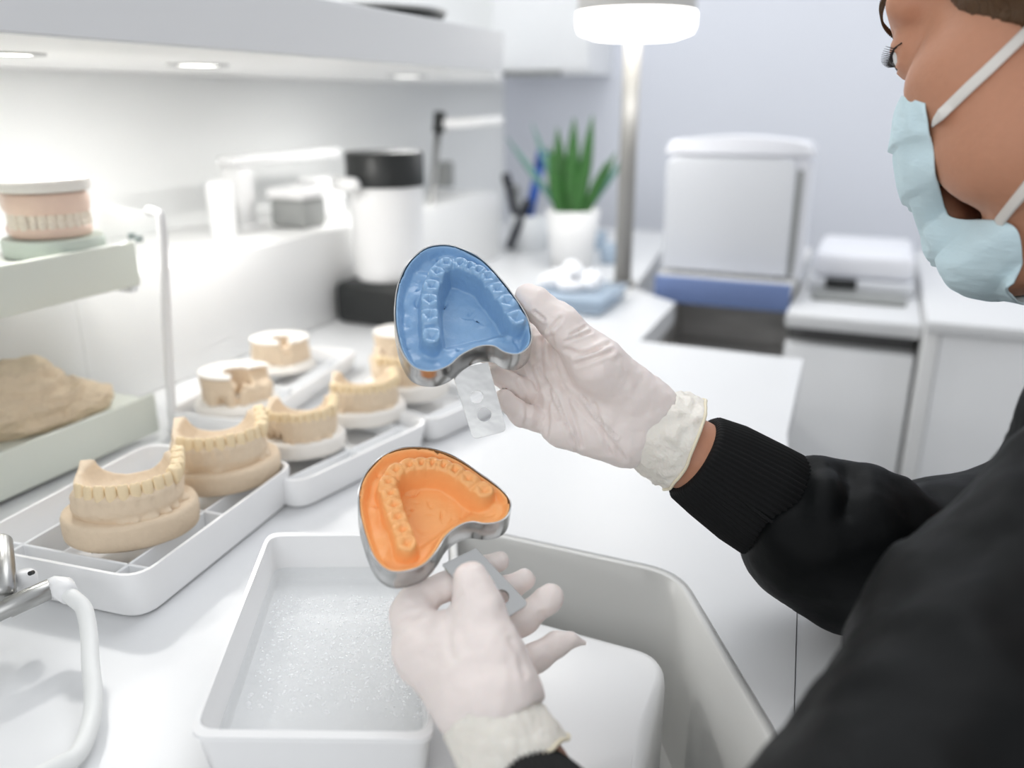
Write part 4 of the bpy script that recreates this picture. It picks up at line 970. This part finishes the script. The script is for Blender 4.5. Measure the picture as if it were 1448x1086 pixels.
def hand_left(s, k):
    q = lambda *a: pr(*a[:3], a[3] * k)
    s.cone(*q(712, 1045, .338, 60), *q(686, 990, .345, 66), 0.008)
    s.cone(*q(690, 995, .346, 64), *q(614, 925, .366, 54), 0.010)
    s.cone(*q(700, 990, .345, 60), *q(660, 915, .36, 56), 0.010)
    s.chain([q(705, 985, .341, 50), q(690, 925, .350, 45), q(678, 866, .357, 32), q(668, 826, .361, 23), q(665, 814, .3625, 18)], 0.007)
    s.chain([q(598, 912, .368, 45), q(582, 868, .376, 29), q(592, 848, .382, 24), q(632, 828, .388, 19.5), q(680, 805, .394, 16), q(706, 793, .397, 14)], 0.004)
    s.chain([q(640, 905, .382, 34), q(665, 880, .390, 24), q(715, 836, .396, 18.5), q(741, 819, .398, 16)], 0.003)
    s.chain([q(665, 925, .378, 34), q(700, 900, .384, 25), q(738, 876, .388, 21.5), q(775, 848, .390, 18.5), q(781, 842, .390, 16)], 0.003)
    s.chain([q(690, 960, .368, 34), q(718, 945, .376, 24), q(757, 930, .380, 20.5), q(790, 910, .383, 16.5), q(807, 905, .384, 10), q(826, 909, .385, 4)], 0.003)
def head(s):
    E = lambda c, r, k=0.012, op='add': s.ell(hl(*c), r, rot=AX, k=k, op=op)
    Cn = lambda a, ra, b, rb_, k=0.01, op='add': s.cone(hl(*a), ra, hl(*b), rb_, k, op)
    E((-0.014, 0, 0.045), (0.092, 0.073, 0.085)); E((0.036, 0, -0.02), (0.052, 0.060, 0.082)); E((0.052, 0, 0.048), (0.042, 0.056, 0.045))
    for sg in (1, -1):
        Cn((-0.005, sg * 0.050, -0.055), 0.022, (0.062, sg * 0.014, -0.104), 0.018); E((0.055, sg * 0.044, -0.028), (0.026, 0.022, 0.022)); E((0.045, sg * 0.042, -0.060), (0.032, 0.022, 0.032))
        Cn((0.087, sg * 0.010, 0.021), 0.009, (0.070, sg * 0.050, 0.018), 0.009, 0.012)
    E((0.074, 0, -0.106), (0.019, 0.022, 0.016)); Cn((0.088, 0, 0.006), 0.008, (0.093, 0, -0.036), 0.008, 0.008)
    for sg in (1, -1):
        E((0.096, sg * 0.034, 0.0), (0.014, 0.017, 0.013), 0.012, 'sub'); E((0.0755, sg * 0.034, 0.0), (0.0142, 0.0142, 0.0142), 0.004); E((0.088, sg * 0.012, -0.040), (0.010, 0.008, 0.007), 0.005)
        E((0.090, sg * 0.0345, -0.001), (0.0125, 0.0135, 0.0042), 0.002, 'sub')
        E((-0.012, sg * 0.076, -0.012), (0.020, 0.007, 0.031), 0.006); E((-0.010, sg * 0.083, -0.010), (0.011, 0.006, 0.018), 0.004, 'sub')
    Cn((0.088, -0.018, -0.070), 0.007, (0.088, 0.018, -0.070), 0.007, 0.006); Cn((0.086, -0.016, -0.080), 0.007, (0.086, 0.016, -0.080), 0.007, 0.006)
    Cn((0.098, -0.02, -0.075), 0.0012, (0.098, 0.02, -0.075), 0.0012, 0.002, 'sub')
    s.cone(hl(-0.03, 0, -0.06), 0.054, Vector((0.40, 0.47, Z0 + 0.12)), 0.056, 0.02)
# continuous body: head, neck, trunk, arms and the hands inside the gloves
s = SDF((-0.09, 0.12, Z0 - 0.42), (0.66, 0.80, Z0 + 0.43), 0.003)
head(s)
CH = Vector((0.45, 0.49, Z0 + 0.03)); HP = Vector((0.52, 0.55, Z0 - 0.34))
s.cone(CH, 0.095, HP, 0.11, 0.03); s.cone(LS, 0.045, RS, 0.045, 0.03)
s.chain([(RS, 0.038), (RE, 0.03), pr(1150, 748, .462, 58), pr(1050, 690, .456, 52), RW[1], RW[0]], 0.005); s.chain([(LS, 0.038), (LE, 0.03), (P(950, 1450, .222), 0.026), (P(800, 1250, .268), 0.019), (LWR, 0.0165), (P(722, 1052, .337), 0.0155)], 0.005)
hand_right(s, 0.78); hand_left(s, 0.78)
body = link('body', s.mesh('body'), M['skin'], person)
# clothes
def wrinkle(me, amp, fr, o=Vector((0, 0, 0)), stretch=(1, 1, 1)):
    n_ = [v.normal.copy() for v in me.vertices]
    for v, nn in zip(me.vertices, n_):
        q = Vector((v.co.x * stretch[0], v.co.y * stretch[1], v.co.z * stretch[2])) * fr + o
        v.co += nn * amp * (noise.noise(q) + 0.5 * noise.noise(q * 2.1))
s = SDF((-0.02, 0.06, Z0 - 0.46), (0.72, 0.84, Z0 + 0.30), 0.0035)
s.cone(CH, 0.118, HP, 0.13, 0.03); s.cone(LS, 0.062, RS, 0.058, 0.04); s.cone(Vector((0.405, 0.475, Z0 + 0.10)), 0.075, CH, 0.1, 0.03)
s.chain([(RS, 0.06), (RE, 0.053)], 0.015)
s.chain([(RE, 0.053), pr(1310, 806, .456, 122), pr(1205, 776, .450, 112), pr(1150, 748, .452, 102), pr(1092, 714, .455, 80)], 0.01)
s.chain([(LS, 0.062), (P(1480, 940, .300), 0.060), (LE, 0.05), (P(950, 1450, .222), 0.037), (P(808, 1260, .264), 0.027)], 0.015)
for a, b in (((1262, 690, .428), (1290, 820, .405)), ((1300, 700, .435), (1345, 800, .41)), ((1140, 650, .44), (1115, 740, .415)), ((1205, 668, .435), (1195, 730, .415))):
    s.cone(P(*a), 0.005, P(*b), 0.003, 0.012, 'sub')
for a, b in (((1280, 690, .437), (1322, 770, .418)), ((1235, 672, .44), (1265, 760, .414))):
    s.cone(P(*a), 0.007, P(*b), 0.004, 0.012)
cutp = P(1090, 713, .456); s.plane_cut(cutp, P(1085, 709, .456) - P(1150, 748, .452), cutp - Vector((.06, .06, .06)), cutp + Vector((.06, .06, .06)))
me = s.mesh('jacket'); relax(me, 3); wrinkle(me, 0.0055, 11, stretch=(1.5, 0.6, 1)); wrinkle(me, 0.0030, 26); wrinkle(me, 0.0010, 60)
jk = link('jacket', me, M['black'], person)
def seam(pts, parent):
    bm = bmesh.new(); tube(bm, smooth_path(pts, 6), 0.0009, 6); fin('seam', bm, M['rib'], parent, True)
def knit(name, a, ra, b, rb_, parent, n=240):
    bm = bmesh.new(); ax = b - a; L = ax.length; ax.normalize(); u = ax.orthogonal().normalized(); w = ax.cross(u); rows = []
    prof = [(-0.02, -0.006), (0.0, -0.001), (0.04, 0.0), (0.3, 0.001), (0.7, 0.0012), (0.96, 0.0), (1.0, -0.004), (0.9, -0.006), (0.1, -0.006)]
    for t, off in prof:
        row = []
        for i in range(n):
            an = 2 * math.pi * i / n; r = ra + (rb_ - ra) * t + off + (0.0008 * math.cos(an * n / 4) if 0 < t < 1 and off > -0.002 else 0) + 0.001 * noise.noise(Vector((math.cos(an) * 2, math.sin(an) * 2, t * 2)))
            row.append(bm.verts.new(a + ax * (t * L) + (u * math.cos(an) + w * math.sin(an)) * r))
        rows.append(row)
    rows.append(rows[0])
    for A, B in zip(rows, rows[1:]):
        for i in range(n): bm.faces.new((A[i], A[(i + 1) % n], B[(i + 1) % n], B[i]))
    return fin(name, bm, M['rib'], parent, True)
knit('cuff', P(981, 645, .452), 0.0245, P(1096, 716, .458), 0.0315, jk)
knit('cuff', P(755, 1112, .331), 0.0165, P(800, 1240, .268), 0.0255, jk)
seam([P(1040, 700, .428) + Vector((0, 0, 0)), P(1100, 745, .424), P(1160, 790, .422), P(1225, 822, .422)], jk)
# trousers and shoes (below the worktop)
s = SDF((0.1, 0.2, 0.0), (0.75, 0.95, Z0 - 0.25), 0.006)
s.ell(HP + Vector((0.01, 0, -0.03)), (0.14, 0.17, 0.11), k=0.02)
for dy in (-0.11, 0.11):
    kn = Vector((0.26, 0.66 + dy, 0.48)); s.chain([(HP + Vector((-0.02, dy * 0.8, -0.04)), 0.085), (kn, 0.062), (Vector((0.34, 0.66 + dy, 0.08)), 0.045)], 0.02)
tr = link('trousers', s.mesh('trousers'), M['black'], person)
for dy in (-0.11, 0.11):
    s = SDF((0.15, 0.5 + dy, -0.01), (0.45, 0.8 + dy, 0.13), 0.004); s.cone((0.35, 0.66 + dy, 0.04), 0.038, (0.23, 0.66 + dy, 0.028), 0.034, 0.02); s.cone((0.345, 0.66 + dy, 0.05), 0.04, (0.34, 0.66 + dy, 0.10), 0.035, 0.01); s.plane_cut((0, 0, 0.0005), (0, 0, -1))
    link('shoe', s.mesh('shoe'), M['plastic'], person)
# gloves
def creases(me, lines, width=3.2, dep=0.0011):
    n_ = [v.normal.copy() for v in me.vertices]
    V = np.array([v.co for v in me.vertices]); N = np.array([tuple(x) for x in n_]); q = V - np.array(CAM)
    dd = q @ np.array(FW); px = 724 + FPX * (q @ np.array(RT)) / dd; py = 543 - FPX * (q @ np.array(UP)) / dd
    face = np.clip(-(N * (q / np.linalg.norm(q, axis=1)[:, None])).sum(1), 0, 1)
    off = np.zeros(len(V))
    for ln in lines:
        w = width * (ln[0] if isinstance(ln[0], (int, float)) else 1); pts = ln[1:] if isinstance(ln[0], (int, float)) else ln
        sp = [np.array(p[:2]) for p in smooth_path([Vector((*p, 0)) for p in pts], 5)]
        d = line_d(sp, px, py); off += -dep * np.exp(-(d / w) ** 2) + dep * 0.55 * np.exp(-((d - 2.3 * w) / (1.3 * w)) ** 2)
    V += N * (off * face)[:, None]
    me.vertices.foreach_set('co', V.astype(np.float32).ravel()); me.update()
s = SDF(Vector((-0.055, 0.36, Z0 + 0.04)), Vector((0.125, 0.50, Z0 + 0.20)), 0.001)
hand_right(s, 1.0)
s.plane_cut(P(925, 608, .452), (P(960, 632, .452) - P(905, 600, .452)))
me = s.mesh('glove')
creases(me, [[(780, 474), (783, 511), (799, 555), (815, 605), (821, 630)], [(743, 505), (761, 549)], [(731, 537), (746, 574), (741, 612)], [(799, 549), (855, 612), (883, 649)], [(777, 549), (774, 593), (771, 624)],
             [(800, 494), (827, 500), (861, 486)], [(815, 515), (865, 497)], [0.8, (777, 468), (793, 450)], [0.7, (812, 505), (850, 493)], [0.6, (800, 482), (835, 470)], [0.6, (806, 474), (828, 462)], [(765, 480), (768, 530), (790, 590)], [(840, 570), (862, 640)], [0.6, (755, 440), (770, 452)], [0.6, (800, 600), (812, 625), (816, 640)], [0.5, (760, 520), (786, 560), (800, 600)], [0.5, (825, 560), (846, 590), (872, 618)]], 2.9, 0.00125)
wrinkle(me, 0.0006, 130)
gl = link('glove', me, M['glove'], person); gl['label'] = 'pale latex glove on the raised right hand'
def glove_cuff(parent, a, ra, b, rb_, amp, fold, seed):
    """flared, crumpled cuff with a rolled bead at the open end"""
    ax = b - a; L = ax.length; ax.normalize(); u = ax.orthogonal().normalized(); w = ax.cross(u); n = 96; rows = []
    bm = bmesh.new(); prof = [(-0.06, -0.004)] + [(t / 16, 0.0) for t in range(17)] + [(1.0, -0.0012), (0.6, -0.002), (0.1, -0.004)]
    for j, (t, off) in enumerate(prof):
        row = []
        for i in range(n):
            an = 2 * math.pi * i / n; p = Vector((math.cos(an) * 2.2, math.sin(an) * 2.2, t * 2.2 + seed)); c = sst(0.12, 0.6, np.float64(t)) * (1 - 0.7 * sst(0.8, 1.0, np.float64(t)))
            r = ra + (rb_ - ra) * (t ** 0.8 if t > 0 else 0) + off + amp * (0.08 + 1.3 * c) * (abs(noise.noise(p * 1.3)) + 0.6 * noise.noise(p * 3.1) + 0.35 * noise.noise(p * 6.3)) * (1 if off == 0 else .6)
            row.append(bm.verts.new(a + ax * (t * L + 0.002 * noise.noise(p)) + (u * math.cos(an) + w * math.sin(an)) * r))
        rows.append(row)
    edge = [v.co.copy() for v in rows[17]]
    rows.append(rows[0])
    for A, B in zip(rows, rows[1:]):
        for i in range(n): bm.faces.new((A[i], A[(i + 1) % n], B[(i + 1) % n], B[i]))
    cf = fin('glove_cuff', bm, M['cuffglove'], parent, True)
    bm = bmesh.new(); tube(bm, edge + edge[:2], 0.00085, 8); fin('rolled_bead', bm, M['bead'], cf if False else parent, True)
    if seed > 5: return
    bm = bmesh.new(); tube(bm, [a + ax * (L * 0.02) + (u * math.cos(2 * math.pi * i / 48) + w * math.sin(2 * math.pi * i / 48)) * (ra + 0.0006) for i in range(50)], 0.0008, 8); fin('fold_line', bm, M['bead'], parent, True)
glove_cuff(gl, P(903, 600, .452), 0.0205, P(967, 628, .452), 0.0264, 0.0019, 0, 3.0)
s = SDF(Vector((-0.07, 0.24, Z0 + 0.0)), Vector((0.06, 0.40, Z0 + 0.125)), 0.001)
hand_left(s, 1.0)
s.plane_cut(P(700, 1030, .339), (P(735, 1080, .335) - P(690, 990, .345)))
me = s.mesh('glove')
creases(me, [[(608, 876), (622, 862), (640, 850), (652, 842)], [0.8, (560, 884), (574, 874), (592, 870)], [0.8, (722, 905), (736, 930), (742, 955)], [0.6, (765, 868), (774, 874), (780, 884)], [1.2, (640, 872), (634, 900), (640, 930)]], 4.5, 0.0006)
wrinkle(me, 0.0006, 110)
gl2 = link('glove', me, M['glove'], person); gl2['label'] = 'pale latex glove on the lower left hand'
glove_cuff(gl2, P(681, 1000, .343), 0.0192, P(740, 1090, .333), 0.0224, 0.0008, 0, 7.0)

# face mask
from mathutils.bvhtree import BVHTree
_bv = BVHTree.FromObject(body, bpy.context.evaluated_depsgraph_get()) if False else None
_vv = [v.co + wloc(body) for v in body.data.vertices]; _bv = BVHTree.FromPolygons(_vv, [tuple(p.vertices) for p in body.data.polygons])
def onhead(px, py, lift, dflt=0.38):
    r = ray(px, py).normalized(); h = _bv.ray_cast(CAM, r)[0]
    return (h if h is not None else P(px, py, dflt)) - r * lift
near = [onhead(1306, 146, .002), onhead(1316, 196, .003), onhead(1324, 250, .004), onhead(1346, 306, .006), onhead(1432, 320, .004), onhead(1447, 402, .006)]
cen = [(0.092, -0.014), (0.105, -0.040), (0.107, -0.064), (0.105, -0.090), (0.097, -0.114), (0.070, -0.128)]
bm = bmesh.new(); rows = []; NR, NC = 30, 61
ns = smooth_path([tohl(q) for q in near], 14); cs_ = smooth_path([Vector((x, 0, z)) for x, z in cen], 14)
for i, (a, c) in enumerate(zip(ns, cs_)):
    t = i / (len(ns) - 1); row = []
    for j in range(NC):
        q = -1 + 2 * j / (NC - 1); an = q * math.pi / 2; ca = math.cos(an) ** 1.15; sa = math.copysign(abs(math.sin(an)) ** 1.0, an)
        e_ = Vector((a.x + (c.x - a.x) * ca, max(a.y, 0.03) * sa, a.z + (c.z - a.z) * ca))
        pl_z = 0.0034 * (((t * 4.2 + 0.2) % 1.0) - 0.5) * (0.2 + 0.8 * ca)
        nn = 0.003 * noise.noise(Vector((q * 2.5, t * 3.5, 1.7))) + 0.0015 * noise.noise(Vector((q * 7, t * 9, 5)))
        e_ += Vector((ca, sa * 0.8, 0)).normalized() * (pl_z + nn)
        row.append(bm.verts.new(hl(*e_)))
    rows.append(row)
for A, B in zip(rows, rows[1:]):
    for j in range(NC - 1): bm.faces.new((A[j], A[j + 1], B[j + 1], B[j]))
mk = fin('face_mask', bm, M['mask'], person, True); md = mk.modifiers.new('t', 'SOLIDIFY'); md.thickness = 0.0012; md.offset = 0
def strap(pts, side):
    bm = bmesh.new(); tube(bm, smooth_path(pts, 6), 0.0028, 10, flat=(lef * side, 0.0008)); fin('ear_loop', bm, M['strap'], mk, True)
strap([onhead(x, y, .0016) for x, y in ((1301, 191), (1322, 170), (1345, 148), (1372, 122), (1400, 96), (1428, 69), (1455, 43), (1490, 12))], 1)
strap([onhead(x, y, .0020) for x, y in ((1411, 316), (1428, 294), (1448, 270), (1475, 235), (1505, 195), (1530, 150))] + [hl(-0.012, 0.076, -0.036), hl(-0.026, 0.080, -0.02)], 1)
mir = lambda p: hl(tohl(p).x, -tohl(p).y, tohl(p).z)
strap([mir(onhead(1301, 191, .001)), hl(0.03, -0.072, 0.0), hl(-0.025, -0.083, 0.016)], -1)
strap([mir(onhead(1411, 316, .001)), hl(-0.03, -0.082, -0.02)], -1)
# eyes, lashes, hair
for sg in (1, -1):
    bm = bmesh.new(); bmesh.ops.create_uvsphere(bm, u_segments=24, v_segments=16, radius=0.0122)
    for v in bm.verts: v.co = hl(0.0755, sg * 0.034, 0.0) + v.co
    ey_ = fin('eye', bm, M['eye'], person, True)
    bm = bmesh.new(); gz = (fwd * 0.93 - upl * 0.35).normalized(); lathe(bm, [(0, 0.0126), (0.003, 0.0124), (0.0058, 0.0112), (0.0058, 0.0105), (0, 0.0105)], hl(0.0755, sg * 0.034, 0.0), gz, 24); fin('iris', bm, M['iris'], ey_, True)
    bm = bmesh.new()
    for i in range(16):
        t = i / 15; b = hl(0.0885 - 0.012 * t * t, sg * (0.024 + 0.024 * t), 0.0045 - 0.003 * t); tube(bm, [b, b + fwd * 0.004 - upl * 0.001 + lef * sg * 0.001, b + fwd * (0.0085 - 0.002 * t) + upl * 0.0012 + lef * sg * 0.003 * t], [0.0004, 0.0003, 0.0001], 5)
    fin('eyelashes', bm, M['lash'], person, True)
    bm = bmesh.new()
    for i in range(22):
        t = i / 21; b = hl(0.0955 - 0.018 * t * t, sg * (0.012 + 0.040 * t), 0.024 + 0.006 * t - 0.007 * t * t); tube(bm, [b, b + upl * 0.003 + lef * sg * 0.004 - fwd * .0015], [0.0007, 0.0002], 5)
    fin('eyebrow', bm, M['hair'], person, True)
s = SDF(HO - Vector((0.2, 0.2, 0.2)), HO + Vector((0.2, 0.2, 0.2)), 0.0025)
s.ell(hl(-0.022, 0, 0.052), (0.098, 0.081, 0.092), rot=AX, k=0)
s.ell(hl(-0.095, 0, 0.03), (0.03, 0.04, 0.04), rot=AX, k=0.02)
s.ell(hl(-0.088, 0, -0.035), (0.036, 0.058, 0.065), rot=AX, k=0.02)
for sg in (1, -1): s.ell(hl(-0.004, sg * 0.046, 0.022), (0.064, 0.0285, 0.058), rot=AX, k=0.006)
s.ell(hl(0.105, 0, -0.01), (0.060, 0.2, 0.062), rot=AX, k=0.006, op='sub')
s.ell(hl(0.02, 0, -0.117), (0.085, 0.2, 0.085), rot=AX, k=0.006, op='sub')
s.ell(hl(-0.092, 0, -0.03), (0.034, 0.056, 0.062), rot=AX, k=0.01)
me = s.mesh('hair'); wrinkle(me, 0.002, 60, stretch=(1, 1, 5)); link('hair', me, M['hair'], person)

# ------------------------------------------------------------------ light, world, camera
def area(name, loc, target, sx, sy, energy, color=(1, 1, 1)):
    L = bpy.data.lights.new(name, 'AREA'); L.shape = 'RECTANGLE'; L.size = sx; L.size_y = sy; L.energy = energy; L.color = color
    o = bpy.data.objects.new(name, L); COL.objects.link(o); o.location = loc
    o.rotation_euler = (Vector(target) - Vector(loc)).to_track_quat('-Z', 'Y').to_euler(); return o
area('ceiling_panel_light', (0.15, 1.30, 2.3), (0.1, 0.7, 0.8), 0.9, 0.9, 7.2)
area('ceiling_panel_light', (0.5, 2.0 - 0.6, 2.55), (0.6, 1.5, 0), 1.0, 1.0, 3, (0.95, 0.97, 1))
area('camera_side_fill', (-0.4, -1.6, 1.9), (0.2, 0.9, 0.8), 1.8, 1.4, 13, (0.97, 0.985, 1))  # added soft fill from behind the camera; no window is known there
Lp = bpy.data.lights.new('lamp_glow', 'POINT'); Lp.energy = 0.2; Lp.shadow_soft_size = 0.05
lo = bpy.data.objects.new('lamp_glow', Lp); COL.objects.link(lo); lo.location = hx - Vector((0, 0, 0.09))
w = bpy.data.worlds.new('World'); C.world = w; w.use_nodes = True
nt = w.node_tree; bg = nt.nodes['Background']; bg.inputs[1].default_value = 0.82
g_ = nt.nodes.new('ShaderNodeTexCoord'); sp_ = nt.nodes.new('ShaderNodeSeparateXYZ'); nt.links.new(g_.outputs['Generated'], sp_.inputs[0])
rm = nt.nodes.new('ShaderNodeMapRange'); rm.inputs['From Min'].default_value = -0.6; rm.inputs['From Max'].default_value = 0.8
nt.links.new(sp_.outputs['Z'], rm.inputs['Value'])
cr = nt.nodes.new('ShaderNodeValToRGB'); el = cr.color_ramp.elements
el[0].position = 0.0; el[0].color = (0.5, 0.5, 0.5, 1); el[1].position = 1.0; el[1].color = (0.93, 0.96, 1.0, 1)
k_ = el.new(0.40); k_.color = (0.62, 0.63, 0.64, 1); k_ = el.new(0.55); k_.color = (0.95, 0.97, 1.0, 1); k_ = el.new(0.75); k_.color = (0.72, 0.74, 0.77, 1)
nt.links.new(rm.outputs[0], cr.inputs[0]); nt.links.new(cr.outputs[0], bg.inputs[0])
cam = bpy.data.cameras.new('Camera'); co = bpy.data.objects.new('Camera', cam); COL.objects.link(co); C.camera = co
co.matrix_world = Matrix(((RT.x, UP.x, -FW.x, CAM.x), (RT.y, UP.y, -FW.y, CAM.y), (RT.z, UP.z, -FW.z, CAM.z), (0, 0, 0, 1)))
cam.sensor_width = 36; cam.lens = FPX / 1448 * 36; cam.clip_start = 0.02
cam.dof.use_dof = True; cam.dof.focus_distance = 0.44; cam.dof.aperture_fstop = cam.lens / 7.5
vs = C.view_settings; vs.view_transform = 'Standard'; vs.look = 'None'; vs.exposure = 0.0; vs.gamma = 1.0; vs.use_curve_mapping = False
